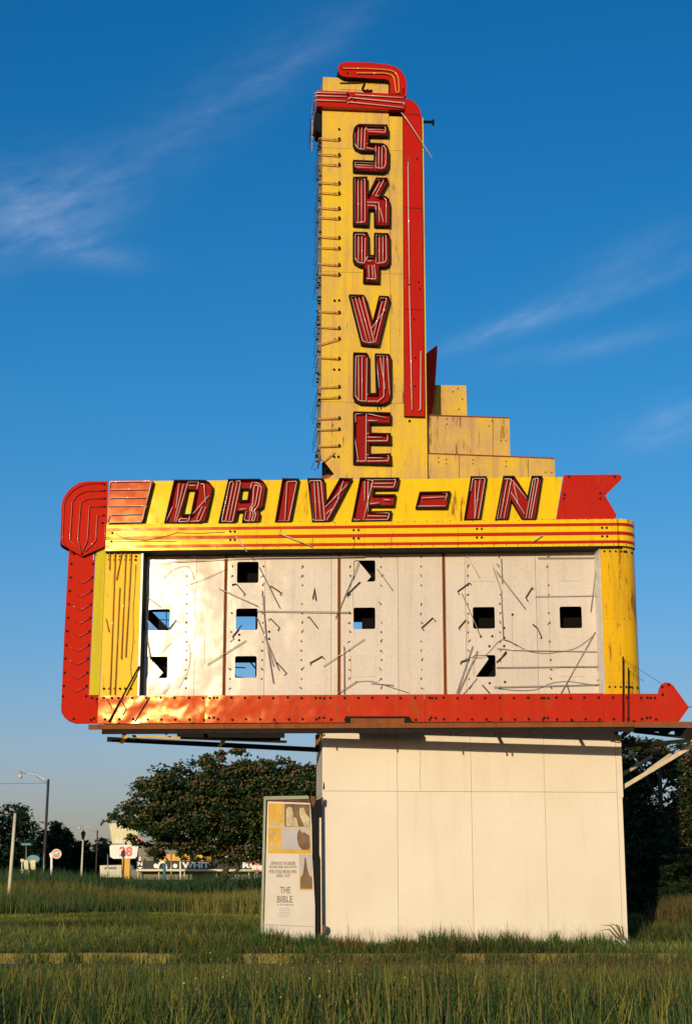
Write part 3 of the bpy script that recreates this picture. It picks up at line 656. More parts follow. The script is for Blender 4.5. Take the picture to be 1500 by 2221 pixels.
# belt round the top
zb0, zb1 = B.uv(700, Z1([(262, 532)])[0][1], .16)[1], B.uv(700, Z1([(262, 382)])[0][1], .16)[1]
u0_ = pl_l - .13; u1_ = B.uv(*Z1([(1045, 500)])[0], .16)[0]
belt = MB().box(B.P(u0_, zb0, -PD-.1), B.u*(u1_-u0_), B.n*(PD+.26), Vector((0, 0, zb1-zb0))).build('belt', 'red', sign)
tubes('neon_tube', 'neon', B, [Z1(L) for L in ([(575, 420), (1030, 450)], [(510, 465), (520, 448), (1040, 500), (1040, 515)], [(500, 500), (515, 490), (1035, 545)])], .20, .012, belt, .02)
def belt_wrap(y, xe, drop):
    p = B.pt(xe, y, .20); uu_, z = B.uv(xe, y, .20)
    q = B.P(u0_-.05, z+.0, .20); q2 = B.P(u0_-.05, z-.02, -.5); q3 = B.P(u0_-.05, z-drop, -.6)
    MB().tube(densify([p, q, q2, q3], .08), .012, 6).build('neon_tube', 'neon', belt, smooth=True)
for y, x, d in ((Z1([(490, 410)])[0][1], 751, .2), (Z1([(490, 440)])[0][1], 751, .5), (Z1([(480, 483)])[0][1], 749, .8)): belt_wrap(y, x, d)
m = MB()
for k in range(6): m.lathe(B.pt(*Z1([(510+random.uniform(-15, 60), 415+k*15)])[0], .16), [(.02, -.004), (.02, .04), (.012, .05)], B.n, 6)
o = m.build('bulb_sockets', 'socket', belt); o['kind'] = 'stuff'
MB().prism([[B.P(u0_-.02, zb0-.004, -.1), B.P(u0_+.12, zb0-.004, -.1), B.P(u0_+.12, zb0-.5, -.1), B.P(u0_-.0, zb0-.42, -.1)]], -B.n*.5).build('belt_bracket', 'black', sign)
for k in range(4): MB().tube(densify([B.P(u0_-.03-.02*(k % 2), zb0+.12-k*.1, -.2-k*.2), B.P(u0_-.12, zb0-.1-.1*k, -.3-k*.2), B.P(u0_-.08, zb0-.45-.02*k, -.3-k*.2), B.P(u0_+.0, zb0-.5, -.3-k*.2)], .06), .007, 5).build('hanging_wire', 'wire', sign)
# cap above the belt and the scroll on it
capL = Z1([(265, 250), (405, 258), (892, 288), (890, 470), (262, 440)])
plate('cap_box', 'yellow_faded', B, capL, -.02, PD-.1)
plate('cap_plate', 'yellow', B, Z1([(430, 322), (738, 318), (738, 382), (430, 366)]), -.008, .010)
plate('cap_black_piece', 'black', B, Z1([(428, 302), (640, 308), (636, 320), (430, 318)]), -.010, .008)  # thin black plate set on the cap, nothing cut through
tubes('hanging_wire', 'black', B, [Z1([(655, 280), (660, 320), (635, 372), (690, 390), (735, 378)]), Z1([(690, 370), (692, 405)])], .02, .022, sign, .05)
so_ = Z1([(408, 190), (412, 150), (432, 122), (470, 108), (700, 112), (880, 130), (960, 152), (1015, 195), (1050, 250), (1065, 320), (1060, 436), (905, 425), (908, 320), (895, 285), (860, 270), (500, 252), (450, 243), (418, 222)])
scr = plate('top_scroll', ['red', 'black'], B, so_, .16, .5, mi_side=1)
tubes('neon_tube', 'neon_orange', B, [Z1(L) for L in ([(455, 168), (680, 170), (880, 182), (950, 200), (985, 245), (995, 400), (965, 402), (945, 260), (920, 230), (860, 215), (585, 212)],)], .20, .013, scr, .06)
stuff_dots('bulb_sockets', 'socket', B, Z1([(450, 172), (1033, 370), (1030, 395), (500, 215), (695, 222)]), .16, .022, .025, scr)
MB().tube(B.pts(Z1([(1015, 592), (1055, 640), (1310, 1027)]), .22), .011, 6).build('neon_tube', 'neon', sign, smooth=True)
m = MB(); a, b = B.pt(*Z1([(1205, 680)])[0], -.3), B.pt(*Z1([(1318, 683)])[0], -.3); m.tube([a - B.u*.3, b], .034, 8); m.lathe(b, [(.06, -.02), (.06, .02)], B.u, 8); m.lathe(b - Vector((0, 0, .06)), [(.025, -.02), (.025, .02)], B.n, 6)
m.build('pipe_stub', 'black', sign)
# SKYVUE letters
letter('S', Z1([(553, 780), (560, 740), (580, 712), (612, 698), (880, 705), (893, 740), (893, 815), (706, 812), (702, 876), (845, 885), (880, 908), (900, 960), (897, 1095), (876, 1145), (838, 1162), (555, 1147), (553, 1042), (752, 1050), (756, 962), (620, 958), (577, 937), (555, 892)]), None,
       [Z1(L) for L in ([(690, 745), (668, 735), (660, 945), (600, 935), (568, 890), (568, 750), (600, 715), (860, 725), (865, 780), (690, 770)], [(605, 735), (600, 930)], [(635, 735), (630, 940)], [(680, 752), (850, 755)],
       [(680, 890), (840, 900), (868, 940), (865, 1090), (840, 1125), (768, 1120), (770, 910)], [(800, 915), (798, 1120)], [(830, 915), (828, 1120)], [(680, 925), (755, 942)], [(755, 1075), (570, 1065), (570, 1112), (750, 1120)], [(580, 1090), (750, 1097)])], B)
letter('K', Z1([(555, 1205), (690, 1203), (694, 1372), (772, 1212), (880, 1213), (893, 1245), (815, 1383), (865, 1388), (897, 1415), (908, 1460)]) + Z2([(910, 60), (908, 265), (758, 262), (756, 105), (706, 103), (700, 260), (555, 252)]), None,
       [Z2([(570, 230)]) + Z1([(570, 1225), (665, 1225)]) + Z2([(668, 225), (580, 232)]), Z1([(602, 1235)]) + Z2([(602, 225)]), Z1([(634, 1235)]) + Z2([(634, 225)]), Z1([(692, 1385), (775, 1235), (850, 1232), (770, 1380)]), Z1([(740, 1375), (810, 1250)]),
       Z1([(760, 1385), (830, 1392), (870, 1430)]) + Z2([(870, 235)]), Z2([(685, 35), (800, 40), (805, 225)]), Z2([(690, 65), (770, 70), (770, 235)]), Z2([(810, 90), (845, 228)])], B)
letter('Y', Z2([(555, 318), (690, 322), (703, 350), (706, 540), (757, 541), (757, 328), (890, 333), (905, 365), (908, 600), (890, 640), (850, 658), (808, 656), (805, 805), (652, 797), (655, 650), (610, 645), (570, 620), (555, 580)]), None,
       [Z2(L) for L in ([(668, 360), (660, 345), (580, 343), (572, 355), (572, 580), (605, 615), (665, 620), (670, 380)], [(605, 360), (605, 605)], [(638, 360), (638, 610)], [(772, 620), (772, 350), (868, 352), (872, 590), (850, 615), (780, 622)], [(805, 362), (805, 615)],
       [(838, 362), (838, 615)], [(680, 600), (682, 560), (755, 562)], [(690, 600), (740, 598)], [(700, 640), (708, 765)], [(735, 640), (745, 770)], [(755, 635), (770, 775), (680, 765)])], B)
letter('V', Z2([(515, 918), (655, 922), (680, 955), (740, 1178), (800, 930), (893, 935), (908, 965), (800, 1410), (635, 1398)]), None,
       [Z2(L) for L in ([(540, 1000), (530, 940), (645, 938), (755, 1375), (690, 1382)], [(540, 960), (645, 1370), (685, 1375)], [(575, 950), (690, 1370)], [(608, 950), (722, 1370)], [(805, 985), (808, 955), (875, 955), (765, 1380)], [(830, 990), (750, 1310)], [(728, 1245), (860, 1065)])], B)
letter('U', Z3([(316, 60), (388, 62), (400, 80), (402, 280), (440, 280), (433, 65), (508, 68), (520, 85), (522, 290), (510, 325), (480, 342), (350, 338), (325, 325), (315, 295)]), None,
       [Z3(L) for L in ([(380, 80), (328, 80), (325, 295), (345, 322), (385, 325), (388, 90)], [(342, 85), (345, 318)], [(362, 85), (362, 320)], [(440, 85), (442, 78), (498, 78), (512, 290)], [(440, 90), (455, 255)], [(460, 85), (487, 260)], [(478, 82), (480, 300), (440, 330)],
       [(390, 288), (440, 290)], [(390, 325), (455, 325)])], B)
letter('E', Z3([(316, 380), (515, 385), (520, 395), (520, 447), (406, 447), (406, 495), (518, 498), (520, 557), (404, 555), (404, 610), (518, 607), (522, 668), (316, 662)]), None,
       [Z3(L) for L in ([(328, 440), (325, 395), (385, 390), (382, 650), (330, 650)], [(388, 392), (495, 415)], [(390, 430), (445, 430)], [(388, 500), (500, 503), (500, 540), (388, 540)], [(390, 520), (470, 520)], [(388, 615), (505, 617), (505, 648), (388, 650)],
       [(390, 632), (475, 632)], [(322, 520), (342, 650)])], B)
for L in (Z3([(445, 340), (445, 372)]), Z3([(463, 340), (463, 368)])): MB().tube(B.pts(L, .05), .007, 4).build('hanging_wire', 'wire', sign)
# bare tube arms on the pylon's left edge, wrapping round the flank
for k, y in enumerate((302, 336, 357, 397, 419, 452, 473, 515, 538, 574, 595, 677, 711, 734, 777, 838, 861, 906, 930, 966)):
    a = B.pt(735, y+1, .07); b = B.pt(697, y-2 + (14 if y == 734 else 0) + (4 if y > 830 else 0), .07)
    e = B.P(pl_l-.07, b.z, .07); dr = random.uniform(.22, .42); bk = random.uniform(-.5, -.3)
    pts = [a, b, e, B.P(pl_l-.07, b.z-.03, bk), B.P(pl_l-.075, b.z-.04, bk-.35), B.P(pl_l-.10-random.uniform(0, .05), b.z-dr, bk-.4), B.P(pl_l-.03, b.z-dr-.01, bk-.4)]
    arm = MB().tube(densify(pts[:4], .04), .0125, 6); o = arm.build('tube_arm', 'neon_orange', sign, smooth=True)
    MB().tube(pts[3:], .008, 4).build('tube_tail', 'wire', o)
    m = MB(); m.lathe(B.pt(735, y+1, 0), [(.028, -.004), (.028, .05), (.02, .085)], B.n, 8); m.lathe(B.pt(725, y+1, 0), [(.01, -.004), (.01, .05)], B.n, 5)
    m.build('socket', 'socket', o)
stuff_dots('bulb_sockets', 'socket', B, [(735, 281), (735, 652), (725, 652.5), (735, 802), (724, 802), (724, 991), (733.5, 991)], 0, .026, .04)
MB().tube(B.pts(Z(660, 900, 12.5)([(440, 1310), (810, 1000)]), .08), .013, 6).build('tube_arm', 'neon_orange', sign)
m = MB()
for k in range(60):
    z = random.uniform(B.uv(690, 985)[1], zp1); m.lathe(B.P(pl_l-.001, z, random.uniform(-.9, -.1)), [(.02, -.004), (.02, .05), (.012, .06)], -B.u, 6)
o = m.build('bulb_sockets', 'socket', sign); o['kind'] = 'stuff'
# fin and stepped boxes to the right of the pylon
plate('dark_fin', 'red_wing', B, Z3([(695, 75), (707, 68), (772, 18), (752, 330), (736, 397), (695, 385)]), -1.2, .05)
def step(L, off, d, nm='step_box'):
    o = plate(nm, 'yellow_faded', B, L, off, d); return o
s1 = step(Z3([(712, 237), (925, 240), (931, 410), (712, 400)]), -1.55, .5)
s2 = step(Z3([(700, 399), (1160, 413), (1164, 630), (700, 620)]), -.22, 2.0)
s3 = step(Z3([(700, 607), (1405, 633), (1409, 790), (700, 790)]), -.12, 2.2)
for L, of, s_ in ((Z3([(714, 397.5), (1163, 411.5), (1163, 416), (714, 402)]), -.19, s2), (Z3([(712, 604.5), (1408, 631), (1408, 635.5), (712, 609)]), -.09, s3)):
    plate('rusted_lip', 'rust_strip', B, L, of, .05, s_)
for x, s_, of, y0, y1 in ((1070, s2, -.217, 420, 622), (888, s3, -.117, 620, 745), (1262, s3, -.117, 640, 745)):
    a, b = B.pts(Z3([(x, y0), (x, y1)]), of); MB().beam(a, b, .008, .008).build('panel_seam', 'wire', s_)
stuff_dots('rivets', 'socket', B, Z3([(818, 422), (820, 450), (1065, 433), (1048, 460), (1113, 540), (1140, 540)]), -.22, .012, .03, s2)
stuff_dots('rivets', 'socket', B, Z3([(775, 632), (775, 658), (817, 642), (817, 665), (963, 645), (963, 665), (1142, 652), (1142, 680), (1355, 712), (1388, 712)]), -.12, .012, .03, s3)
stuff_dots('rivets', 'socket', B, Z3([(855, 275), (905, 315), (885, 370), (880, 258)]), -1.55, .014, .03, s1)
MB().lathe(B.pt(*Z3([(618, 434)])[0], 0), [(.025, -.004), (.025, .03), (.015, .04)], B.n, 8).build('socket', 'socket', sign)
# frame that carries the pylon down through the marquee
for x in (712, 905): 
    u = B.uv(x, 1300)[0]; MB().box(B.P(u-.05, zbot, -.55), B.u*.1, -B.n*.1, Vector((0, 0, zp0-zbot+.3))).build('inner_post', 'interior', sign)

# ---- outriggers below: left catwalk beam, soffit scraps, right hand truss
zcw = M.uv(300, 1572)[1]
a = at(233, 1600, 30.95); b = at(692, 1623, 31.35)
dn = Vector((0, 0, 1))
MB().beam(a - dn*.03, b - dn*.03, .10, .09).build('catwalk_beam', 'black', sign)
MB().beam(at(284, 1596.5, 30.86), at(622, 1609, 31.1), .03, .05).build('catwalk_lit_strip', 'ochre_steel', sign)  # ochre strip stands for sunlight on the upper part of the beam
for x, y, k in ((270, 1600, 30.9), (483, 1606, 31.05), (688, 1616, 31.25)):
    MB().beam(at(x, y-22, k), at(x, y+8, k), .08, .08).build('catwalk_post', 'ochre_steel' if x == 483 else 'rust_beam', sign)
    MB().beam(at(x+6, y-4, k-.06), at(x-8, y+14, k-.06), .03, .06).build('catwalk_cleat', 'ochre_steel' if x != 688 else 'dark_steel', sign)
m = MB(); m.prism([[at(x, y, 30.7) for x, y in ((384, 1583), (617, 1585), (617, 1600), (608, 1600), (608, 1605), (520, 1604), (460, 1601), (384, 1597))]], Vector((0, .05, 0))); m.build('soffit_scrap', 'black', sign)
m = MB(); m.prism([[at(x, y, 30.7) for x, y in ((225, 1580), (290, 1580), (285, 1586), (262, 1590), (225, 1585))]], Vector((0, .05, 0))); m.build('soffit_scrap', 'dark_steel', sign)
m = MB(); m.prism([[at(x, y, 30.7) for x, y in ((325, 1580), (370, 1582), (362, 1594), (345, 1588))]], Vector((0, .05, 0))); m.build('soffit_scrap', 'black', sign)
MB().beam(at(686, 1622, 31.4), at(700, 1592, 30.6), .05, .05).build('corner_brace', 'ochre_steel', sign)
MB().beam(at(692, 1624, 31.6), at(706, 1594, 30.8), .05, .06).build('corner_brace', 'dark_steel', sign)
# right truss
MB().prism([[at(x, y, 30.6) for x, y in ZT([(600, 255), (1900, 255), (1900, 470), (1300, 412), (640, 335)])], [at(x, y, 30.6) for x, y in ZT([(915, 322), (1005, 318), (1030, 338)])], [at(x, y, 30.6) for x, y in ZT([(1145, 352), (1195, 312), (1245, 312), (1245, 362)])]], Vector((0, .06, 0))).build('truss_web', 'dark_steel', sign)
MB().beam(at(1349, 1596, 31.6), at(1372, 1578, 30.5), .06, .07).build('truss_brace', 'rust_beam', sign)
MB().beam(at(1343, 1617, 33.2), at(1412, 1613.5, 32.4), .06, .06).build('truss_beam', 'rust_beam', sign)
MB().beam(at(1412, 1613.5, 32.4), at(1560, 1600, 31.4), .06, .075).build('truss_beam', 'ochre_steel', sign)  # same beam carried on; ochre stands for its sunlit right end
MB().beam(at(1345, 1711, 31.8), at(1545, 1591, 30.7), .05, .082).build('truss_strut', 'cream_steel', sign)
MB().beam(at(1404, 1671, 31.7), at(1455, 1635, 31.3), .04, .05).build('truss_strut', 'cream_steel', sign)
MB().beam(at(1346, 1682, 33.6), at(1412, 1641, 33.0), .05, .075).build('truss_strut', 'cream_steel', sign)
MB().beam(at(1344, 1633, 33.6), at(1445, 1641, 32.9), .04, .04).build('truss_tie', 'dark_steel', sign)
MB().beam(at(1362, 1635, 33.1), at(1380, 1636, 33.0), .04, .055).build('truss_tie', 'cream_steel', sign)
MB().beam(at(1395, 1628, 33), at(1420, 1622, 32.7), .04, .05).build('truss_tie', 'ochre_steel', sign)
MB().tube([M.pt(1492, 1533, .05), M.pt(1515, 1534, -.2), M.pt(1560, 1525, -.3)], .006, 4).build('guy_wire', 'wire', sign)
# clips that hang from the beam and catch the sun before the plinth
for x in (697, 829, 973, 1070, 1082): MB().beam(M.pt(x, 1584, .42), M.pt(x+2, 1597, .42), .02, .03).build('beam_clip', 'dark_steel', sign)

# ================================================================== setting
def attr_mat(name, rough=.7, transl=.25, spec=.15):
    m = bpy.data.materials.new(name); m.use_nodes = True; m.node_tree.nodes.clear(); g = NG(m.node_tree)
    at_ = g.n('ShaderNodeAttribute', attribute_name='Col'); b = g.n('ShaderNodeBsdfPrincipled'); o = g.n('ShaderNodeOutputMaterial')
    g.l(at_.outputs['Color'], b.inputs['Base Color']); b.inputs['Roughness'].default_value = rough; b.inputs['Specular IOR Level'].default_value = spec
    tr = g.n('ShaderNodeBsdfTranslucent'); g.l(at_.outputs['Color'], tr.inputs['Color'])
    mx = g.n('ShaderNodeMixShader'); mx.inputs[0].default_value = transl; g.l(b.outputs[0], mx.inputs[1]); g.l(tr.outputs[0], mx.inputs[2]); g.l(mx.outputs[0], o.inputs[0])
    MATS[name] = m; return m
attr_mat('blade'); attr_mat('leaf', .6, .2, .2)
def np_mesh(name, V, F, C, mat, parent=None, org=Vector((0, 0, 0))):
    """V (n,3) world, F (m,k) same-size faces, C (n,3) vertex colours"""
    me = bpy.data.meshes.new(name); n, (mf, k) = len(V), F.shape
    me.vertices.add(n); me.vertices.foreach_set('co', (V - np.array(org)).astype(np.float32).ravel())
    me.loops.add(mf*k); me.loops.foreach_set('vertex_index', F.astype(np.int32).ravel())
    me.polygons.add(mf); me.polygons.foreach_set('loop_start', np.arange(0, mf*k, k, dtype=np.int32))
    me.update(calc_edges=True)
    ca = me.color_attributes.new('Col', 'FLOAT_COLOR', 'POINT'); cc = np.ones((n, 4), np.float32); cc[:, :3] = C; ca.data.foreach_set('color', cc.ravel())
    me.materials.append(MATS[mat]); o = bpy.data.objects.new(name, me); link(o, parent); ORG[o] = org
    if parent is None: o.location = org
    return o
def nz2(x, y, s, seed=0):
    """cheap smooth noise, about -1..1"""
    r = np.random.default_rng(seed); v = 0
    for k in range(6):
        a = r.uniform(0, 6.28); f = s*r.uniform(.6, 1.9); v = v + np.sin((x*np.cos(a) + y*np.sin(a))*f + r.uniform(0, 6.28))
    return v/3.2
def blades(x, y, z, h, w, lean, cols, tipcols):
    """grass blades: five points, three triangles each"""
    n = len(x); a = rng.uniform(0, 2*np.pi, n); la = rng.uniform(0, 2*np.pi, n)
    fx, fy = np.cos(a)*w/2, np.sin(a)*w/2*.4; lx, ly = np.cos(la)*lean*h, np.sin(la)*lean*h
    V = np.zeros((n, 5, 3)); B0 = np.stack([x, y, z], 1)
    V[:, 0] = B0 - np.stack([fx, fy, 0*x+.02], 1); V[:, 1] = B0 + np.stack([fx, fy, 0*x-.02], 1)
    mid = B0 + np.stack([lx*.3, ly*.3, h*.55], 1); V[:, 2] = mid + np.stack([fx, fy, 0*x], 1)*.8; V[:, 3] = mid - np.stack([fx, fy, 0*x], 1)*.8
    V[:, 4] = B0 + np.stack([lx, ly, h*np.sqrt(np.clip(1-lean**2*.6, .2, 1))], 1)
    b = (np.arange(n)*5)[:, None]; F = np.concatenate([b + np.array([[0, 1, 2]]), b + np.array([[0, 2, 3]]), b + np.array([[3, 2, 4]])])
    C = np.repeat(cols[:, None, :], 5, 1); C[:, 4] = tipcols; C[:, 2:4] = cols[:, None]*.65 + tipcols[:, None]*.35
    return V.reshape(-1, 3), F, C.reshape(-1, 3)
def heads(x, y, z, L, w, cols):
    """seed heads: slim upright double pyramids"""
    n = len(x); V = np.zeros((n, 5, 3)); P0 = np.stack([x, y, z], 1)
    V[:, 0] = P0; V[:, 4] = P0 + np.stack([rng.normal(0, .12, n)*L, rng.normal(0, .12, n)*L, L], 1); md = (V[:, 0]*.6 + V[:, 4]*.4)
    for k in range(3):
        a = 2*np.pi*k/3; V[:, 1+k] = md + np.stack([np.cos(a)*w, np.sin(a)*w, 0*x], 1)
    b = (np.arange(n)*5)[:, None]; F = np.concatenate([b + np.array([[0, i, j]]) for i, j in ((2, 1), (3, 2), (1, 3))] + [b + np.array([[4, i, j]]) for i, j in ((1, 2), (2, 3), (3, 1))])
    return V.reshape(-1, 3), F, np.repeat(cols[:, None], 5, 1).reshape(-1, 3)
def merge(parts):
    V = []; F = []; C = []; k = 0
    for v, f, c in parts: V.append(v); F.append(f+k); C.append(c); k += len(v)
    return np.concatenate(V), np.concatenate(F), np.concatenate(C)
def cmix(pal, n, wts=None):
    pal = np.array(pal); c = pal[rng.choice(len(pal), n, p=wts)]; return c*rng.uniform(.75, 1.25, (n, 1))

# ---- ground, road, kerb
def ground_mat():
    m, g, b = base_mat('soil'); t = g.n('ShaderNodeTexCoord').outputs['Object']
    a = g.noise(t, .35, 6, .65); d = g.noise(t, 6, 5, .7)
    c = g.mix(g.ramp(a, [(.35, (0, 0, 0)), (.65, (1, 1, 1))]), (.045, .050, .014, 1), (.085, .075, .025, 1))
    c = g.mix(g.ramp(d, [(.4, (0, 0, 0)), (.7, (1, 1, 1))]), c, (.03, .038, .012, 1)); g.l(c, b.inputs['Base Color']); b.inputs['Roughness'].default_value = .95; b.inputs['Specular IOR Level'].default_value = .1
    bp = g.n('ShaderNodeBump'); bp.inputs['Distance'].default_value = .05; g.l(d, bp.inputs['Height']); g.l(bp.outputs[0], b.inputs['Normal'])
ground_mat()
plain('asphalt', (.17, .15, .12), .9, var=.35, scale=3, spec=.2, bump=.01)
plain('kerb_paint', (.21, .165, .04), .85, var=.35, scale=5, spec=.15, bump=.01, bscale=25)
KY = 27.5
gm = MB(); XS = [-2500, -60, -20, 0, 20, 60, 2500]; prof = [(-300, 0), (0, 0), (KY+.06, 0), (KY+.07, .16), (KY+1.2, G1), (60, G1), (200, G1), (4500, G1)]
for yy, zz_ in prof:
    for xx in XS: gm.v.append(Vector((xx, yy, zz_)))
nX = len(XS)
for j in range(len(prof)-1):
    for i in range(nX-1): gm.f.append([j*nX+i, j*nX+i+1, (j+1)*nX+i+1, (j+1)*nX+i]); gm.mi.append(0)
go = gm.build('ground', 'soil', recalc=False); go['kind'] = 'structure'
rd = MB().box(Vector((-80, 25.9, -.03)), Vector((160, 0, 0)), Vector((0, KY-25.9-.005, 0)), Vector((0, 0, .036))).build('road', 'asphalt'); rd['kind'] = 'structure'
kb = bpy.data.objects.new('kerb', None); link(kb); kb.location = (0, KY, 0); ORG[kb] = Vector((0, KY, 0)); kb['kind'] = 'structure'
m0 = None
for k in range(-9, 10):
    L = 1.83; x0 = k*L + .3
    if m0 is None:
        pr = [(0, 0), (0, .12), (.03, .165), (.06, .18), (.15, .18), (.15, 0)]
        mm = MB(); mm.prism([[Vector((.006, KY+y, z)) for y, z in pr]], Vector((L-.012, 0, 0))); o = mm.build('kerb_stone', 'kerb_paint', kb); m0 = o.data; o.location.x = x0
    else:
        o = bpy.data.objects.new('kerb_stone', m0); link(o, kb); o.location.x = x0
    o.location.z = random.uniform(-.012, .006); o.rotation_euler.z = random.uniform(-.004, .004)

# ---- grasses
def scatter(n, y0, y1, xmul=.235, pad=2.0):
    # denser near, spread a step past both edges of the view
    y = np.sqrt(rng.uniform(y0**2, y1**2, n)); x = rng.uniform(-1, 1, n)*(y*xmul + pad); return x, y
U2 = np.array([B.u.x, B.u.y]); N2 = np.array([B.n.x, B.n.y]); O2_ = np.array([B.o.x, B.o.y])
def off_base(x, y, mrg=.02):
    p = np.stack([x, y], 1) - O2_; u = p@U2; o = p@N2
    return ~((u > ub[0]-mrg-1.15*0) & (u < ub[-1]+.1+mrg) & (o < mrg) & (o > -1.75))
GREEN = [(.032, .072, .012), (.044, .092, .014), (.060, .105, .014), (.085, .115, .016), (.026, .080, .024)]
DRY = [(.16, .12, .035), (.12, .10, .025), (.14, .085, .035)]
# A: tall grass in front of the road
n = 98000; x, y = scatter(n, 10.2, 26.0 , .235, 1.6)
lim = np.clip(1.49 - .0560*y, .12, .72); pat = nz2(x, y, 1.1, 3)
h = lim*rng.uniform(.40, 1.04, n)*(1 + .2*pat); h *= np.where(x < -4.2*y/20, 1.22, 1)
keep = rng.random(n) < .8 + .4*nz2(x, y, .8, 9); x, y, h = x[keep], y[keep], h[keep]; n = len(x)
cols = cmix([(.014, .036, .014), (.028, .060, .016), (.058, .096, .018), (.12, .145, .020), (.21, .175, .03), (.028, .064, .024)], n, [.26, .22, .16, .15, .15, .06])  # palest tones stand for sunlit blades, darkest for the gaps between
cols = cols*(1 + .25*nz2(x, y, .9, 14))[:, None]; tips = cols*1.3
dry = rng.random(n) < np.clip(.06 + .05*x/4 + .06*nz2(x, y, .7, 15), .02, .3); tips[dry] = cmix(DRY, dry.sum()); cols[dry] = cols[dry]*.6 + tips[dry]*.4
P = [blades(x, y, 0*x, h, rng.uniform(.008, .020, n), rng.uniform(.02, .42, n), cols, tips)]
n = 13000; x, y = scatter(n, 10.5, 23.5, .235, 1.6); h = np.clip(1.56 - .0575*y, .16, .80)*rng.uniform(.75, 1.15, n)
sel = rng.random(n) < np.clip(.40 + .40*(x/4) + .35*nz2(x, y, 1.1, 5), .06, 1); x, y, h = x[sel], y[sel], h[sel]; n = len(x)
sc_ = cmix([(.15, .15, .03), (.20, .17, .045), (.12, .14, .025), (.19, .13, .05)], n); hc = cmix([(.15, .10, .04), (.19, .13, .05), (.14, .13, .03), (.20, .11, .05)], n)
P += [blades(x, y, 0*x, h, rng.uniform(.007, .013, n), rng.uniform(.02, .16, n), sc_, sc_), heads(x, y, h*.93, rng.uniform(.035, .07, n), rng.uniform(.004, .008, n), hc)]
n = 45; x, y = scatter(n, 12, 17, .03, .5); x -= .4; h = rng.uniform(.45, .7, n); hc = cmix([(.45, .45, .12)], n); P += [heads(x, y, h, rng.uniform(.02, .04, n), rng.uniform(.010, .018, n), hc)]
for kx in rng.uniform(-7.5, 7.5, 52):
    m_ = int(rng.integers(30, 130)); sp_ = rng.uniform(.08, .3); xx = kx + rng.normal(0, sp_, m_); yy = KY - .12 + rng.normal(0, .10, m_)*0 - np.abs(rng.normal(0, .08, m_)); cc = cmix(GREEN, m_); tp = cc*1.3; dd = rng.random(m_) < .35; tp[dd] = cmix(DRY, dd.sum())
    P.append(blades(xx, yy, 0*xx, rng.uniform(.10, .34, m_), rng.uniform(.008, .016, m_), rng.uniform(.1, .7, m_), cc, tp))
V, F, C = merge(P); tg = np_mesh('tall_grass', V, F, C, 'blade'); tag(tg, 'tall dark green seeding grass filling the foreground', 'grass', kind='stuff')
# B: low grass round the sign
n = 95000; x, y = scatter(n, KY+.18, 46, .235, 2.5); keep = off_base(x, y); x, y = x[keep], y[keep]; n = len(x)
zg = np.where(y < KY+1.2, .16 + (G1-.16)*(y-KY-.07)/1.13, G1)
h = rng.uniform(.07, .20, n)*(1 + .6*np.clip(nz2(x, y, 1.3, 11), -.6, 1)) + np.where((y > 33), .10*rng.random(n), 0); h *= np.where(rng.random(n) < .06, 1.9, 1)
cols = cmix([(.028, .050, .015), (.045, .072, .016), (.085, .098, .018), (.18, .155, .026), (.032, .06, .02)], n, [.22, .24, .22, .18, .14])*(1 + .45*nz2(x, y, .8, 12))[:, None]; tips = cols*1.35
dry = rng.random(n) < .12; tips[dry] = cmix(DRY, dry.sum())
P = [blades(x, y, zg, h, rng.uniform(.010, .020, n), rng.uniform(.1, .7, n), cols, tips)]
# weedy clumps at the foot of the plinth
def clump(px, yv, n, hh, sp, pal, lean=.4):
    c = at(px, 1990, yv); xx = c.x + rng.normal(0, sp, n); yy = yv + rng.normal(0, .10, n); k = off_base(xx, yy); xx, yy = xx[k], yy[k]; m = len(xx)
    cc = cmix(pal, m); return blades(xx, yy, np.full(m, G1), hh*rng.uniform(.4, 1.1, m), rng.uniform(.008, .02, m), rng.uniform(.05, lean, m), cc, cc*1.3)
RED = [(.17, .075, .022), (.14, .07, .02), (.20, .10, .03), (.05, .06, .015)]
for px, nn, hh, sp, pal in ((965, 260, .42, .16, GREEN), (1000, 160, .34, .12, RED), (895, 260, .26, .22, RED), (1055, 220, .36, .12, GREEN), (1095, 240, .38, .12, GREEN), (1160, 200, .25, .25, GREEN), (1240, 200, .25, .25, GREEN), (720, 160, .28, .1, DRY),
                            (700, 150, .34, .1, GREEN), (760, 160, .30, .12, RED), (930, 200, .40, .12, GREEN), (1130, 160, .33, .12, DRY), (1200, 140, .36, .08, GREEN), (1275, 160, .34, .12, GREEN), (575, 260, .46, .12, GREEN), (610, 160, .42, .1, DRY), (665, 200, .36, .12, GREEN), (800, 120, .22, .2, GREEN), (860, 90, .30, .1, GREEN), (1310, 200, .34, .12, GREEN), (640, 260, .30, .3, GREEN), (590, 200, .34, .2, GREEN)):
    P.append(clump(px, 29.75 if px > 690 else 29.6, nn, hh, sp, pal))
for px in (757, 806, 950, 975, 1100): P.append(clump(px, 29.8, 5, .62, .05, DRY, .2))
V, F, C = merge(P); bgz = np_mesh('low_grass', V, F, C, 'blade'); tag(bgz, 'low green grass and weeds round the foot of the sign', 'grass', kind='stuff')
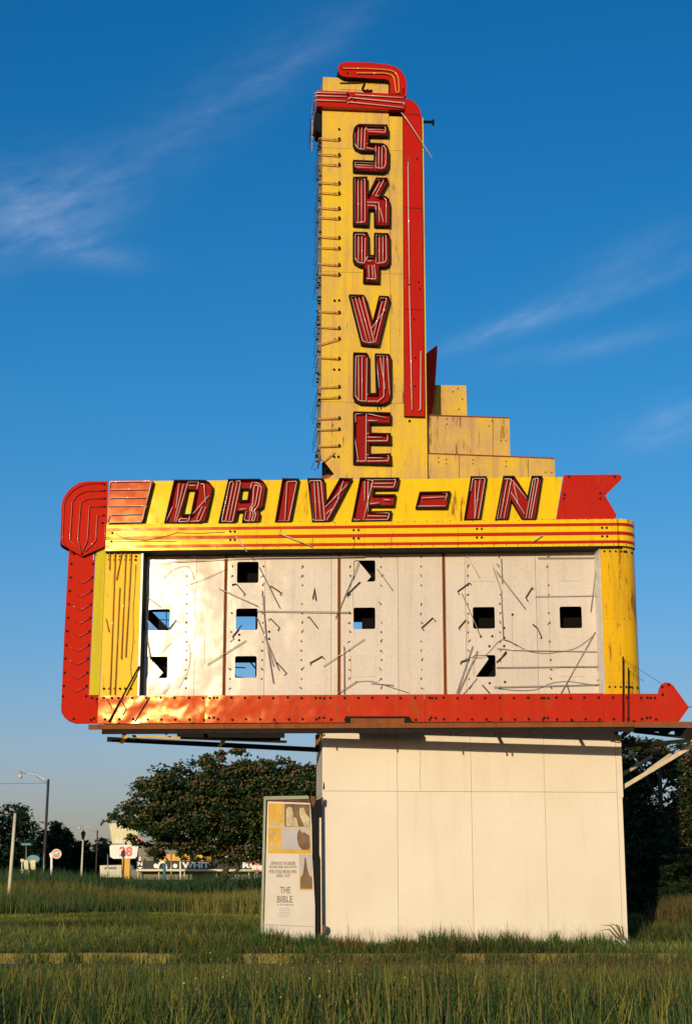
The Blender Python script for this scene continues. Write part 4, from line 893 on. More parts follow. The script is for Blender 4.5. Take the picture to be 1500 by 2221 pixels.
# C: pale short grass and D: tall brown weeds of the lot behind
n = 60000; x, y = scatter(n, 43, 56, .235, 3); cols = cmix([(.17, .17, .022), (.22, .19, .03), (.13, .15, .02)], n); gz = nz2(x, y, .5, 51) + .6*nz2(x, y, 1.6, 52) > .1; cols[gz] = cmix([(.045, .07, .016), (.07, .09, .018)], gz.sum())
P = [blades(x, y, np.full(n, G1), rng.uniform(.06, .18, n), rng.uniform(.02, .04, n), rng.uniform(.2, .8, n), cols, cols*1.2)]
n = 95000; x, y = scatter(n, 50, 72, .235, 4); k = y > 54 + 3.0*nz2(x, 0*x, .45, 41); x, y = x[k], y[k]; n = len(x); pat = nz2(x, y, .5, 21); k = rng.random(n) < .75 + .4*pat; x, y = x[k], y[k]; n = len(x); pat = nz2(x, y, .35, 22)
h = rng.uniform(.30, .95, n)*(1 + .38*nz2(x, y, .45, 23)); dark = (pat > .25)
cols = cmix([(.16, .14, .028), (.13, .13, .02), (.20, .155, .038), (.075, .10, .018)], n); cols[dark] = cmix([(.03, .064, .014), (.05, .085, .018)], dark.sum()); tp = cols*1.3; d2 = rng.random(n) < .3; tp[d2] = cmix([(.17, .105, .04), (.15, .09, .035)], d2.sum())
P.append(blades(x, y, np.full(n, G1), h, rng.uniform(.018, .035, n), rng.uniform(.03, .35, n), cols, tp))
# E: rank green growth at the far edge of the lot
n = 75000; x, y = scatter(n, 68, 92, .235, 6); h = rng.uniform(.5, 1.5, n)*(1.0 + .45*nz2(x, y, .35, 31)); cols = cmix([(.020, .046, .014), (.030, .060, .016), (.044, .070, .018), (.022, .055, .028)], n)
P.append(blades(x, y, np.full(n, G1), h, rng.uniform(.04, .08, n), rng.uniform(.1, .6, n), cols, cols*1.3))
V, F, C = merge(P); wd = np_mesh('weed_field', V, F, C, 'blade'); tag(wd, 'brown and green weeds of the vacant lot behind the sign', 'weeds', kind='stuff')

# ---- trees
plain('bark', (.075, .055, .038), .9, var=.4, scale=8, bump=.03, bscale=12, spec=.1)
def leaves(ctr, size, cols, up=.5):
    """rhombic leaves with random set, tilted towards up by `up`"""
    n = len(ctr); nrm = rng.normal(0, 1, (n, 3)); nrm /= np.linalg.norm(nrm, axis=1)[:, None]; nrm[:, 2] = np.abs(nrm[:, 2]) + up; nrm /= np.linalg.norm(nrm, axis=1)[:, None]
    r0 = rng.normal(0, 1, (n, 3)); t = np.cross(nrm, r0); t /= np.linalg.norm(t, axis=1)[:, None]; b = np.cross(nrm, t)
    s = size[:, None] if hasattr(size, '__len__') else size
    V = np.stack([ctr - t*s, ctr + b*s*.42, ctr + t*s, ctr - b*s*.42], 1)
    F = (np.arange(n)*4)[:, None] + np.array([[0, 1, 2, 3]]); return V.reshape(-1, 3), F, np.repeat(cols[:, None], 4, 1).reshape(-1, 3)
def tufts(ctr, s, cols):
    n = len(ctr); V = np.repeat(ctr[:, None], 6, 1); D = np.array([[1, 0, 0], [-1, 0, 0], [0, 1, 0], [0, -1, 0], [0, 0, 1], [0, 0, -.6]])
    V = V + D[None]*s[:, None, None]
    q = np.array([[0, 2, 4, 4], [2, 1, 4, 4], [1, 3, 4, 4], [3, 0, 4, 4], [2, 0, 5, 5], [1, 2, 5, 5], [3, 1, 5, 5], [0, 3, 5, 5]])[:, :3]
    F = ((np.arange(n)*6)[:, None, None] + q[None]).reshape(-1, 3); return V.reshape(-1, 3), F, np.repeat(cols[:, None], 6, 1).reshape(-1, 3)
def tree(name, label, px, Y, blobs, nleaf, lsize, pal, flower=None, nflow=0, fsize=.1, trunk=None, group=None, up=.5, cat='tree', tcol='bark'):
    """blobs: (px, py, width px, height px, depth shift) clumps of crown seen at distance Y"""
    g0 = at(px, 1900, Y); root = thing(name, label, cat, (g0.x, Y, G1), group); org = ORG[root]; k = Y/F_
    cs = [(np.array(at(bx, by, Y+dy)), bw*k/2, bh*k/2) for bx, by, bw, bh, dy in blobs]
    vol = np.array([a*a*b for _, a, b in cs]); vol = vol/vol.sum(); CT = []; FL = []
    for (c, a, b), vv in zip(cs, vol):
        ncl = max(12, int(120*vv*len(cs)**.5)); m = int(nleaf*vv)
        d = rng.normal(0, 1, (ncl, 3)); d /= np.linalg.norm(d, axis=1)[:, None]; rr = rng.uniform(.35, 1.0, ncl)**.6
        cl_ = c + d*rr[:, None]*np.array([a, a*.85, b]); rad = rng.uniform(.26, .56, ncl)*min(a, b)
        w = rng.integers(0, ncl, m); e = rng.normal(0, 1, (m, 3)); e /= np.linalg.norm(e, axis=1)[:, None]
        CT.append(cl_[w] + e*(np.abs(rng.normal(.55, .38, m))*rad[w])[:, None]*np.array([1.4, 1.4, .62]))
        if nflow:
            mf = int(nflow*vv*1.2); w = rng.integers(0, ncl, mf); e = rng.normal(0, 1, (mf, 3)); e[:, 2] = np.abs(e[:, 2])*1.2; e[:, 1] -= .5; e /= np.linalg.norm(e, axis=1)[:, None]
            FL.append(cl_[w] + e*(rad[w]*rng.uniform(.95, 1.12, mf))[:, None]*np.array([1.25, 1.25, .75]))
    CT = np.concatenate(CT); n = len(CT); cols = cmix(pal, n)
    V, F, C = leaves(CT, lsize*rng.uniform(.6, 1.3, n), cols, up)
    cr = np_mesh('crown', V, F, C, 'leaf', root, org)
    if nflow:
        FL = np.concatenate(FL); V, F, C = tufts(FL, fsize*rng.uniform(.6, 1.3, len(FL)), cmix(flower, len(FL))); fo = np_mesh('blossom', V, F, C, 'leaf', cr, org); fo['kind'] = 'stuff'
    m = MB()
    for pts, r0, r1 in (trunk or []): m.tube([at(a, b, Y+d) for a, b, d in pts], r0, 7, r2=r1)
    if not trunk:
        tp = max(cs, key=lambda q: q[1])[0]; base = Vector((g0.x, Y, G1-.1)); T = Vector(tp)
        m.tube([base, base.lerp(T, .4) + Vector((.1, 0, 0)), base.lerp(T, .9)], .05*(T.z)**.8 + .05, 7, r2=.05)
        for c, a, b in cs[:8]: m.tube([base.lerp(T, .45), base.lerp(T, .5).lerp(Vector(c), .5) + Vector((0, 0, -.1*b)), Vector(c)], .02*(T.z)**.8 + .02, 5, r2=.02)
    m.build('trunk', tcol, root, smooth=True)
    return root
MIM = [(.016, .040, .012), (.024, .054, .013), (.036, .068, .015), (.014, .044, .020), (.055, .080, .020)]  # last, lighter tone stands for sunlit leaves
BRN = [(.15, .105, .035), (.18, .125, .045), (.13, .11, .035), (.15, .095, .04)]  # blossom colours; on the big tree they also stand for sunlit tips
tree('mimosa_tree', 'broad dark green tree dotted with brownish blossom left of the sign base', 500, 72,
     [(300, 1770, 130, 75, 0), (262, 1772, 70, 40, -1), (370, 1715, 150, 90, 0), (330, 1735, 110, 70, -1.5), (440, 1690, 150, 80, -1), (500, 1655, 130, 55, 0), (455, 1648, 70, 28, -.5), (570, 1690, 150, 90, .5), (640, 1700, 110, 80, 0), (600, 1660, 80, 40, 0),
      (400, 1780, 190, 90, -1.5), (500, 1750, 200, 130, -1), (590, 1760, 170, 140, -.5), (650, 1780, 130, 140, .5), (320, 1808, 120, 56, -.5), (365, 1835, 120, 50, 0), (450, 1825, 170, 70, .5), (555, 1830, 150, 70, .8), (400, 1740, 160, 110, 1), (520, 1710, 170, 110, 1),
      (610, 1735, 140, 110, 1.5), (640, 1845, 110, 60, 1), (460, 1735, 170, 120, 1.5), (335, 1852, 70, 34, 0), (478, 1868, 46, 40, 0), (500, 1850, 80, 50, .3), (545, 1862, 60, 30, 0), (420, 1855, 90, 28, 0)],
     52000, .125, MIM, BRN, 5200, .07, [([(482, 1915, 0), (492, 1880, 0), (505, 1845, 0), (520, 1790, 0), (530, 1730, 0)], .16, .06), ([(487, 1912, .3), (518, 1885, .2), (500, 1830, -.3), (470, 1770, -.5), (430, 1720, 0)], .10, .04),
      ([(505, 1850, 0), (535, 1815, .4), (560, 1780, .5), (600, 1720, .5)], .09, .03), ([(492, 1880, 0), (440, 1830, .3), (390, 1790, 0), (330, 1780, 0)], .08, .03)])
tree('flowering_tree', 'dark leafy tree edging past the left flank of the sign base', 690, 66, [(690, 1700, 90, 80, 0), (720, 1740, 110, 120, 0), (690, 1790, 100, 120, 1), (740, 1830, 120, 120, 1)], 9000, .13, MIM, BRN, 500, .08)
DK = [(.014, .032, .011), (.020, .042, .013), (.030, .052, .014), (.013, .036, .018)]
far = [(-60, 1795, 180, 210, 300, 'widest dark tree at the far left edge of the lot'), (40, 1812, 120, 160, 310, 'dark tree behind the tall street lamp'), (98, 1835, 90, 120, 330, 'dark round tree behind the round orange sign'), (128, 1820, 52, 100, 335, 'pointed dark tree between the round sign and the lantern post'),
       (168, 1855, 70, 90, 345, 'low dark tree behind the lantern post'), (205, 1872, 60, 60, 350, 'small far tree behind the short street lamp'), (236, 1855, 60, 90, 360, 'far tree left of the price sign')]
for bx, by, bw, bh, Y, lb in far:
    bl_ = [(bx + random.uniform(-.25, .25)*bw, by + random.uniform(-.2, .45)*bh, bw*random.uniform(.4, .65), bh*random.uniform(.35, .6), random.uniform(-4, 4)) for _ in range(7)] + [(bx, by + bh*.1, bw*.75, bh*.75, 0), (bx, by+bh*.4, bw*.9, bh*.5, 0)]
    tree('far_tree', lb, bx, Y, bl_, 5200, .55, DK, group='dark trees along the skyline on the left')
for k, (bx, bw, bh, Y) in enumerate(((330, 200, 110, 380), (520, 220, 120, 390), (700, 220, 130, 380))):
    tree('far_tree', ['dim tree behind the shop, left of the big tree', 'dim tree behind the shop under the big tree', 'dim tree behind the shop beside the sign base'][k], bx, Y, [(bx + random.uniform(-.4, .4)*bw, 1865 + random.uniform(-.2, .3)*bh, bw*.5, bh*.5, 0) for _ in range(6)], 3000, .6, DK, group='dim trees behind the shop')
# right: dark thicket behind the truss
tree('thicket_tree', 'tall dark tree behind the steel truss right of the sign base', 1435, 52, [(1380, 1650, 150, 110, 2), (1470, 1640, 140, 60, 2), (1370, 1760, 110, 160, 1), (1340, 1700, 120, 200, 3), (1400, 1815, 170, 120, 0), (1340, 1620, 90, 40, 2), (1400, 1612, 100, 34, 1), (1530, 1660, 120, 120, 1), (1330, 1880, 140, 140, 1), (1450, 1800, 150, 130, 3), (1480, 1880, 150, 130, 3), (1460, 1690, 120, 40, 2), (1390, 1690, 90, 60, 2.5)],
     38000, .10, DK + [(.045, .065, .016), (.06, .075, .02)], BRN, 900, .05, [([(1432, 1930, 0), (1428, 1840, 0), (1432, 1760, 0), (1430, 1690, 0), (1425, 1620, 0)], .12, .06), ([(1431, 1725, 0), (1450, 1690, .2), (1480, 1660, .2)], .05, .03), ([(1430, 1735, 0), (1405, 1700, .2), (1390, 1660, .2)], .05, .03)])
tree('blossom_tree', 'tree with reddish brown blossom at the right edge of the picture', 1520, 46, [(1490, 1680, 100, 60, 0), (1540, 1700, 160, 130, 0), (1490, 1760, 90, 70, 0), (1470, 1735, 60, 40, .5), (1520, 1800, 140, 110, 0), (1560, 1640, 120, 90, 0), (1480, 1840, 120, 90, .5)], 15000, .09, MIM + [(.05, .055, .02)],
     [(.20, .075, .04), (.24, .10, .05), (.17, .075, .04)], 800, .05)
tree('undergrowth', 'dark bushes under the trees right of the sign base', 1420, 44, [(1370, 1900, 150, 130, 0), (1440, 1890, 130, 150, 0), (1500, 1900, 120, 130, 0), (1400, 1950, 140, 70, -1), (1460, 1940, 110, 70, -1), (1330, 1940, 120, 90, 0)], 15000, .09, DK + [(.035, .045, .014)], cat='bushes')
# lit weeds at the right edge
n = 2600; c = at(1490, 1950, 41); x = c.x + rng.normal(.1, .42, n); y = 41 + rng.normal(0, .7, n); cc = cmix([(.09, .085, .02), (.12, .09, .03), (.05, .06, .015)], n); tp = cc*1.3; d2 = rng.random(n) < .4; tp[d2] = cmix([(.2, .11, .05)], d2.sum())
V, F, C = blades(x, y, np.full(n, G1), rng.uniform(.3, .95, n), rng.uniform(.012, .025, n), rng.uniform(.03, .3, n), cc, tp); o = np_mesh('tall_weeds', V, F, C, 'blade'); tag(o, 'clump of tall sunlit weeds at the right edge', 'weeds', kind='stuff')
# frond at the plinth's right corner
plain('dry_leaf', (.16, .12, .05), .8, var=.3)
fr = thing('palm_frond', 'dry curved frond lying at the right corner of the white base', 'plant', (at(1330, 2030, 29.6).x, 29.6, G1))
for a0, a1 in (((1345, 2022), (1303, 2006)), ((1350, 2024), (1322, 2003)), ((1348, 2026), (1335, 2005)), ((1340, 2025), (1300, 2018)), ((1352, 2027), (1345, 2008))):
    p, q = at(*a0, 29.6), at(*a1, 29.5); mid = p.lerp(q, .5) + Vector((0, 0, .05)); p.z -= .1
    MB().tube([p, mid, q], .02, 4, r2=.004).build('leaflet', 'dry_leaf' if 'dry_leaf' in MATS else 'cream_steel', fr)

# ================================================================== poster case
CP = Plane(at(620, 1880, 30.42), 1.0)
case = thing('poster_case', 'framed film poster case standing against the left side of the white base', 'poster case', (at(622, 1900, 30.42).x, 30.45, G1))
plain('paper', (.62, .54, .45), .7, var=.06, scale=3); plain('poster_orange', (.60, .33, .03), .7, var=.2, scale=4); plain('poster_brown', (.16, .085, .03), .7, var=.5, scale=5); plain('poster_grey', (.42, .39, .37), .7, var=.08, scale=4)
plain('poster_tan', (.50, .40, .24), .7, var=.3, scale=6); plain('ink', (.20, .17, .14), .7); plain('case_green', (.26, .27, .17), .6, var=.2); plain('case_rust', (.12, .045, .02), .85, var=.5, scale=12)
GB = ZP([(0, 2060)])[0][1]
def cplate(name, mat, L, off, th, parent=None, lab=None): return plate(name, mat, CP, ZP(L), off, th, parent or case, lab)
cplate('back_board', 'dark_steel', [(200, 170), (800, 165), (860, 2060), (145, 2060)], -.06, .04)
cplate('side_frame', 'case_green', [(187, 160), (216, 160), (176, 2060), (140, 2060)], .03, .10)
cplate('top_frame', 'case_green', [(217, 158), (748, 150), (760, 190), (217, 204)], .03, .10)
cplate('rust_edge', 'case_rust', [(217, 206), (770, 196), (772, 236), (217, 216)], .0, .05)
cplate('rust_edge', 'case_rust', [(770, 150), (835, 160), (840, 240), (815, 300), (790, 260)], .02, .06)
cplate('dark_post', 'black', [(800, 230), (918, 180), (930, 2060), (848, 2060)], .0, .14)
cplate('post_edge', 'cream_steel', [(890, 430), (915, 430), (925, 2060), (912, 2060), (905, 960), (890, 900)], .012, .01)
cplate('rust_edge', 'case_rust', [(918, 160), (942, 175), (938, 260), (920, 262)], .02, .05)
cplate('rust_edge', 'case_rust', [(925, 1780), (975, 1800), (985, 1850), (960, 1900), (925, 1900)], .03, .05)
pos = cplate('poster', 'paper', [(234, 222), (775, 242), (795, 560), (800, 900), (835, 1560), (835, 1895), (845, 2060), (170, 2060), (195, 1700), (215, 900)], -.012, .008, lab='faded white film poster with orange pictures')
cplate('picture', 'poster_orange', [(246, 246), (446, 252), (446, 540), (246, 540)], -.006, .004, pos)
cplate('picture', 'poster_brown', [(450, 252), (768, 262), (775, 545), (450, 545)], -.006, .004, pos)
cplate('picture', 'poster_orange', [(244, 548), (780, 552), (788, 885), (240, 880)], -.007, .003, pos)
cplate('picture', 'poster_grey', [(412, 562), (772, 566), (776, 800), (772, 840), (410, 828)], -.0035, .003, pos)
for L in ([(470, 320), (500, 290), (540, 300), (560, 380), (545, 535), (470, 538)], [(640, 310), (690, 300), (720, 380), (765, 430), (768, 540), (700, 540), (640, 400)], [(560, 420), (600, 430), (625, 540), (550, 540)]): cplate('figure', 'poster_tan', L, -.0045, .001, pos)
cplate('figure', 'poster_brown', [(640, 572), (675, 628), (690, 612), (765, 655), (774, 800), (760, 838), (670, 838), (625, 780), (608, 690), (615, 620)], -.002, .001, pos)
for L in ([(400, 300), (412, 300), (416, 340), (405, 400), (402, 420)], [(280, 465), (350, 462), (440, 430), (440, 445), (350, 478), (280, 476)], [(250, 510), (440, 505), (440, 540), (250, 540)], [(265, 590), (300, 600), (295, 660), (275, 650)], [(370, 600), (378, 602), (350, 690), (330, 720), (325, 705)], [(262, 760), (300, 740), (330, 800), (270, 850)], [(370, 740), (390, 740), (388, 860), (365, 850)]):
    cplate('figure', 'poster_tan', L, -.0025 if L[0][1] > 545 else -.002, .001, pos)
cplate('picture', 'poster_orange', [(632, 890), (800, 895), (806, 1350), (642, 1350)], -.006, .004, pos)
cplate('picture', 'poster_grey', [(640, 895), (796, 900), (800, 1170), (645, 1170)], -.0035, .003, pos)
cplate('figure', 'poster_brown', [(705, 935), (720, 935), (740, 1080), (765, 1160), (797, 1190), (800, 1330), (650, 1330), (650, 1190), (680, 1150), (695, 1050)], -.002, .001, pos)
cplate('rule_line', 'poster_grey', [(180, 1775), (820, 1805), (820, 1818), (180, 1790)], -.006, .004, pos)
def text(body, mat, pl, box, off, parent, th=.002, name='lettering', font_scale=1.0):
    """lettering fitted to a pixel box on a surface"""
    cu = bpy.data.curves.new('t', 'FONT'); cu.body = body; cu.align_x = 'CENTER'; cu.resolution_u = 3; cu.extrude = .02; cu.offset = .012*font_scale
    ob = bpy.data.objects.new('t', cu); COL.objects.link(ob); dg = bpy.context.evaluated_depsgraph_get(); me = bpy.data.meshes.new_from_object(ob.evaluated_get(dg))
    bpy.data.objects.remove(ob); co = np.zeros(len(me.vertices)*3); me.vertices.foreach_get('co', co); co = co.reshape(-1, 3); mn, mx = co.min(0), co.max(0)
    u0, z1 = pl.uv(box[0], box[1], off); u1, z0 = pl.uv(box[2], box[3], off); org = np.array(ORG.get(parent, Vector((0, 0, 0))))
    t = (co - mn)/np.maximum(mx-mn, 1e-6); W3 = np.array(pl.o)[None]*np.array([1, 1, 0]) + (u0 + t[:, :1]*(u1-u0))*np.array(pl.u) + np.array(pl.n)*(off + (t[:, 2:3]-1)*th)
    W3[:, 2] = z0 + t[:, 1]*(z1-z0); me.vertices.foreach_set('co', (W3-org).ravel()); me.materials.clear(); me.materials.append(MATS[mat]); me.update()
    o = bpy.data.objects.new(name, me); link(o, parent); ORG[o] = Vector(org); return o
def ztext(body, x0, y0, x1, y1, mat='ink'):
    (a, b), (c, d) = ZP([(x0, y0), (x1, y1)]); text(body, mat, CP, (a, b, c, d), -.0055, pos, .003)
ztext("STEPHEN BOYD  AVA GARDNER", 275, 985, 585, 1030); ztext("RICHARD HARRIS  JOHN HUSTON", 258, 1038, 600, 1080); ztext("PETER O'TOOLE  MICHAEL PARKS", 256, 1090, 600, 1135); ztext("GEORGE C. SCOTT", 345, 1145, 522, 1185)
ztext("THE", 390, 1305, 525, 1390); ztext("BIBLE", 355, 1420, 552, 1505); ztext("In The Beginning", 360, 1522, 560, 1548)
for k in range(5): cplate('print_line', 'poster_grey', [(385-(k == 3)*10, 1576+k*26), (520-(k == 4)*30, 1576+k*26), (520-(k == 4)*30, 1586+k*26), (385-(k == 3)*10, 1586+k*26)], -.0055, .003, pos)

# ================================================================== street furniture and buildings to the left
plain('pole_dark', (.03, .026, .022), .8, var=.3); plain('post_cream', (.55, .50, .36), .7, var=.2, scale=2); plain('lamp_metal', (.45, .42, .38), .35, .6); plain('lamp_glass', (.55, .52, .50), .15, var=.05)
plain('sign_teal', (.03, .16, .20), .5); plain('sign_orange', (.72, .16, .03), .5, var=.05); plain('sign_white', (.72, .68, .60), .5, var=.05); plain('ink_blue', (.02, .03, .10), .5); plain('sign_red', (.60, .07, .03), .5, var=.05)
plain('orange_post', (.68, .33, .02), .6, var=.1); plain('store_dark', (.02, .022, .02), .7); plain('store_wall', (.20, .18, .13), .8); plain('store_red', (.40, .05, .02), .7); plain('store_green', (.10, .16, .12), .7); plain('pale_yellow', (.62, .55, .30), .6, var=.1)
def post(name, mat, a, b, Y, r, parent, r2=None, sides=8):
    return MB().tube([at(*a, Y), at(*b, Y)], r, sides, r2=r2 or r).build(name, mat, parent, smooth=True)
def gnd(px, Y): return (at(px, 1900, Y).x, Y, G1)
def lowpt(px, Y): p = at(px, 1900, Y); p.z = G1-.2; return p
# leaning pole
t = thing('leaning_pole', 'pale bare pole leaning right in the weeds at the far left', 'pole', gnd(22, 60))
MB().tube([lowpt(20.5, 60), at(27, 1850, 60), at(33.5, 1764, 60)], .075, 9, r2=.055).build('shaft', 'post_cream', t, smooth=True)
MB().tube([at(33.5, 1764, 60), at(34, 1758, 60)], .06, 9).build('cap', 'pole_dark', t)
def street_lamp(label, Y, base, top, armpts, head, k):
    t = thing('street_lamp', label, 'street lamp', gnd(base, Y), 'street lamps along the road')
    p = at(*top, Y); MB().tube([lowpt(base, Y), p], .13, 9, r2=.09).build('pole', 'pole_dark', t, smooth=True)
    MB().tube(densify([at(*q, Y) for q in armpts], .5), .03, 6).build('arm', 'lamp_metal', t, smooth=True)
    MB().tube([at(armpts[0][0], armpts[0][1]+4*k, Y), at(armpts[2][0], armpts[2][1]+1*k, Y)], .012, 4).build('stay', 'wire', t)
    c = at(*head, Y); u = Y/F_*k
    hd = MB().lathe(c, [(.5*u, 5*u), (2.6*u, 4.4*u), (3.0*u, 1*u), (2.4*u, -1*u)], sides=10).build('lamp_head', 'lamp_metal', t, smooth=True)
    MB().lathe(c, [(2.4*u, -1.2*u), (4.6*u, -4*u), (5*u, -7*u), (3.8*u, -10*u), (1*u, -11.6*u)], sides=12).build('globe', 'lamp_glass', hd, smooth=True)
    return t
street_lamp('tall dark street lamp with curved arm nearest the left edge', 118, 94, (105.5, 1690), [(103, 1699), (92, 1686), (75, 1679), (48, 1676)], (44.5, 1677), 1.0)
street_lamp('shorter looking street lamp farther off behind the lantern post', 225, 208, (212, 1800), [(211, 1807), (203, 1798), (193, 1793), (176, 1791)], (173, 1792), .62)
t = thing('service_wire', 'thin overhead wire running left from the tall street lamp', 'wire', (at(50, 1700, 118).x, 118, at(50, 1700, 118).z)); MB().tube([at(-160, 1692, 118), at(-30, 1700.5, 118), at(98, 1698.5, 118)], .012, 4).build('cable', 'wire', t)
# lantern post
t = thing('lantern_post', 'pale lamp post with black lantern top', 'lamp post', gnd(177, 105)); MB().tube([lowpt(176.5, 105), at(180.5, 1822, 105)], .085, 8, r2=.055).build('post', 'post_cream', t, smooth=True)
u = 105/F_; c = at(180.5, 1822, 105); la = MB().lathe(c, [(1*u, 0), (3*u, 3*u), (5.5*u, 14*u), (6.2*u, 14.5*u), (3*u, 18*u), (.6*u, 20*u), (.5*u, 23*u)], sides=6).build('lantern', 'black', t)
MB().lathe(c, [(2.6*u, 4*u), (4.6*u, 13*u)], sides=6).build('pane_glass', 'lamp_glass', la)
# round petrol sign
Yg = 170; G_ = Plane(at(123, 1852, Yg), 0); kk = Yg/F_
t = thing('round_sign', 'round orange sign with white band and dark lettering on a white post', 'sign', gnd(111.5, Yg))
def disc(cx, cy, r, n=24): return [(cx + r*math.cos(2*math.pi*i/n), cy + r*math.sin(2*math.pi*i/n)) for i in range(n)]
plate('disc', 'sign_white', G_, disc(123, 1852, 10.6), 0, .12, t); ds = plate('disc_face', 'sign_orange', G_, disc(122.8, 1852, 9.4), .02, .02, t)
plate('band', 'sign_white', G_, [(113.8, 1847.5), (132, 1847.5), (132, 1856), (113.8, 1856)], .03, .01, t); text('Gulf', 'ink_blue', G_, (115.5, 1848, 130.5, 1856), .04, t, .01, font_scale=2)
MB().prism([[at(x, y, Yg) for x, y in ((107, 1852), (113, 1848), (114, 1860), (113.5, 1905), (109.5, 1905), (110, 1862))]], Vector((0, .3, 0))).build('post', 'sign_white', t)
# street-name sign
t = thing('street_name_sign', 'small blue street name sign on a thin pole', 'sign', gnd(57, 92)); post('pole', 'lamp_metal', (57, 1925), (57.5, 1833), 92, .03, t); Pn = Plane(at(57, 1831, 92), 6)
plate('blade', 'sign_teal', Pn, [(46.5, 1828.5), (68, 1828.5), (68, 1833.5), (46.5, 1833.5)], 0, .03, t)
# oval teal sign
t = thing('oval_sign', 'teal oval sign standing behind the pale mailbox boards', 'sign', gnd(73, 150)); Pn = Plane(at(73, 1863, 150), 0); plate('oval', 'sign_teal', Pn, [(73 + 13.5*math.cos(a*.3142), 1863 + 8.5*math.sin(a*.3142)) for a in range(20)], 0, .15, t)
post('post', 'pole_dark', (73, 1910), (73, 1868), 150.2, .08, t)
# pale boards
t = thing('twin_board', 'pair of pale yellow square boards on one cream post', 'sign', gnd(62, 86)); Pn = Plane(at(62, 1876, 86), 0)
plate('board', 'pale_yellow', Pn, [(52, 1865), (61.5, 1866), (62, 1886), (53, 1886)], 0, .05, t); plate('board', 'pale_yellow', Pn, [(66, 1866), (77, 1865), (77.5, 1887), (67, 1886)], 0, .05, t)
post('post', 'post_cream', (61.5, 1925), (63.5, 1868), 86.2, .05, t); MB().beam(at(52, 1870, 86.15), at(77, 1870, 86.15), .04, .06).build('cross_bar', 'post_cream', t)
t = thing('meter_post', 'short cream meter post left of the twin boards', 'post', gnd(47.5, 84)); post('post', 'post_cream', (47.5, 1925), (48.5, 1868), 84, .04, t); Pn = Plane(at(48, 1866, 84), 0)
plate('box', 'pale_yellow', Pn, [(45, 1863), (52, 1863), (52, 1869), (45, 1869)], .05, .12, t); plate('cross_piece', 'post_cream', Pn, [(44.5, 1886), (52.5, 1886), (52.5, 1889.5), (44.5, 1889.5)], .05, .04, t); plate('cross_piece', 'post_cream', Pn, [(45, 1892), (52.5, 1892), (52.5, 1895), (45, 1895)], .05, .04, t)
t = thing('thin_post', 'thin grey post with a pale foot beside the tall street lamp', 'post', gnd(95.5, 100)); post('post', 'lamp_metal', (95.5, 1925), (95.5, 1851), 100, .03, t)
MB().lathe(lowpt(95, 100), [(.12, 0), (.11, .55), (.06, .65)], sides=8).build('foot', 'post_cream', t)
# price sign
Yp = 112; Pp = Plane(at(266, 1845, Yp), 0)
t = thing('price_sign', 'white price board reading 28 on an orange post', 'sign', gnd(274, Yp))
plate('post', 'orange_post', Pp, [(264.5, 1860), (282, 1860), (281, 1912), (267, 1912)], 0, .35, t)
bd = plate('board', 'sign_white', Pp, [(238, 1836), (242, 1832), (296, 1831), (300, 1835), (297, 1858), (292, 1862), (246, 1862.5), (239, 1858)], .10, .18, t)
text('28', 'sign_red', Pp, (259.5, 1836, 287, 1857.5), .115, bd, .015, font_scale=3)
ub_ = plate('upper_board', 'pale_yellow', Pp, [(237, 1786), (302, 1782), (296, 1830), (244, 1830)], .05, .15, t); text('67', 'sign_white', Pp, (251, 1818, 267, 1828), .06, ub_, .01, font_scale=2)
plate('side_flag', 'sign_red', Pp, [(296, 1816), (312, 1820), (312, 1830), (296, 1830)], .04, .1, t); plate('side_flag', 'sign_teal', Pp, [(300, 1806), (320, 1810), (320, 1818), (300, 1816)], .04, .1, t)
# low cream board
Yl = 135; Pn = Plane(at(240, 1890, Yl), 0); t = thing('low_board', 'low cream notice board in the weeds left of the orange post', 'sign', gnd(240, Yl)); plate('board', 'post_cream', Pn, [(217, 1877), (264, 1876), (264, 1903), (217, 1903)], 0, .1, t)
for x in (222, 258): post('leg', 'pole_dark', (x, 1915), (x, 1895), Yl+.1, .06, t)
plate('faded_line', 'store_green', Pn, [(227, 1881), (253, 1881), (253, 1885), (227, 1885)], .01, .01, t)
t = thing('thin_post', 'thin grey pole in front of the low cream board', 'post', gnd(234, 95)); post('post', 'lamp_metal', (234, 1925), (234, 1853), 95, .03, t)
# shop behind the tree
Ys = 128; S_ = Plane(at(430, 1880, Ys), 0); t = thing('shop', 'low shop with orange fascia and white letters on a dark band under the big tree', 'shop', gnd(440, Ys))
plate('wall', 'store_wall', S_, [(286, 1886), (585, 1886), (585, 1908), (286, 1908)], -.6, 8, t)
bnd = plate('sign_band', 'store_dark', S_, [(296, 1867), (585, 1867), (585, 1886), (296, 1886)], 0, .6, t)
plate('canopy_edge', 'pale_yellow', S_, [(296, 1885), (585, 1885.5), (585, 1890), (296, 1889.5)], .9, 1.4, t)
for a, b, c_ in ((346, 382, 'orange_post'), (382.5, 412, 'orange_post'), (426, 458, 'orange_post'), (486, 502, 'pale_yellow'), (520, 585, 'orange_post')): plate('fascia_panel', c_, S_, [(a, 1853), (b, 1853), (b, 1867), (a, 1867)], .1, .5, t)
for tx, bx in (('WHIT', (395, 1870, 454, 1883)), ('RO', (526, 1870, 562, 1883))): text(tx, 'sign_white', S_, bx, .04, bnd, .03, font_scale=4)
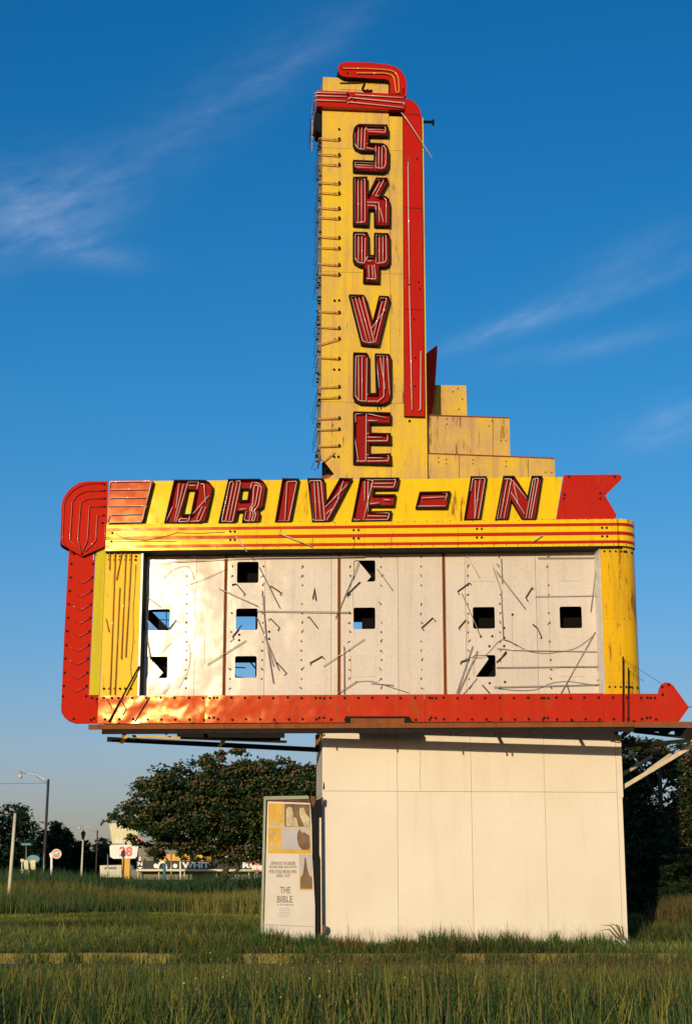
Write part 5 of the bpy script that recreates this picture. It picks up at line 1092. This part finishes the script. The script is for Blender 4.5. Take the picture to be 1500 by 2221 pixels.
for ch, y0 in (('I', 1858), ('N', 1869), ('T', 1881)): text(ch, 'sign_white', S_, (299 if ch != 'I' else 302, y0, 309 if ch != 'I' else 305, y0+9), .06, bnd, .03, font_scale=3)
plate('arch_sign', 'sign_white', S_, [(352 + 11*math.cos(R(a)), 1884 + 17*math.sin(R(a))) for a in range(180, 361, 15)] + [(352 + 7*math.cos(R(a)), 1884 + 12*math.sin(R(a))) for a in range(360, 179, -15)], .2, .1, t)
for x in (338, 380): plate('round_letter', 'sign_white', S_, disc(x, 1878, 5, 12), .04, .03, bnd)
for x, c_ in ((330, 'store_red'), (318, 'store_green'), (450, 'store_red'), (470, 'store_green'), (505, 'store_red'), (540, 'store_wall')): plate('window_bay', c_, S_, [(x, 1838), (x+22, 1838), (x+22, 1852), (x, 1852)], -.5, .4, t)
plate('upper_wall', 'store_wall', S_, [(300, 1834), (585, 1834), (585, 1867), (300, 1867)], -1.0, 6, t)
for x in (300, 345, 400, 470, 540): post('canopy_post', 'post_cream', (x, 1912), (x, 1888), Ys-.4, .06, t)
# posts before the shop
t = thing('white_post', 'bright white post standing in the weeds before the shop', 'post', gnd(391.5, 90)); post('post', 'sign_white', (391.5, 1925), (391, 1861), 90, .055, t)
t = thing('steel_pole', 'grey steel pole between the white post and the arch', 'post', gnd(371.5, 92)); post('pole', 'lamp_metal', (371.5, 1925), (371.5, 1853), 92, .04, t)
t = thing('blue_post', 'thick bluish post in front of the white arch', 'post', gnd(356, 94)); post('post', 'sign_teal', (356, 1925), (357, 1872), 94, .09, t)
t = thing('petrol_pump', 'white and red petrol pump beside the poster case', 'petrol pump', gnd(556, 100)); Pn = Plane(at(556, 1890, 100), 0)
plate('cabinet', 'sign_white', Pn, [(546, 1877), (572, 1877), (572, 1887), (546, 1887)], .1, .4, t); plate('red_skirt', 'sign_red', Pn, [(547, 1887), (572, 1887), (572, 1890.5), (547, 1890.5)], .1, .35, t); plate('red_crest', 'sign_red', Pn, [(552, 1862), (556, 1862), (560, 1877), (550, 1877)], 0, .1, t)
for x in (553, 558): post('leg', 'sign_white', (x, 1925), (x, 1890), 100.1, .04, t)
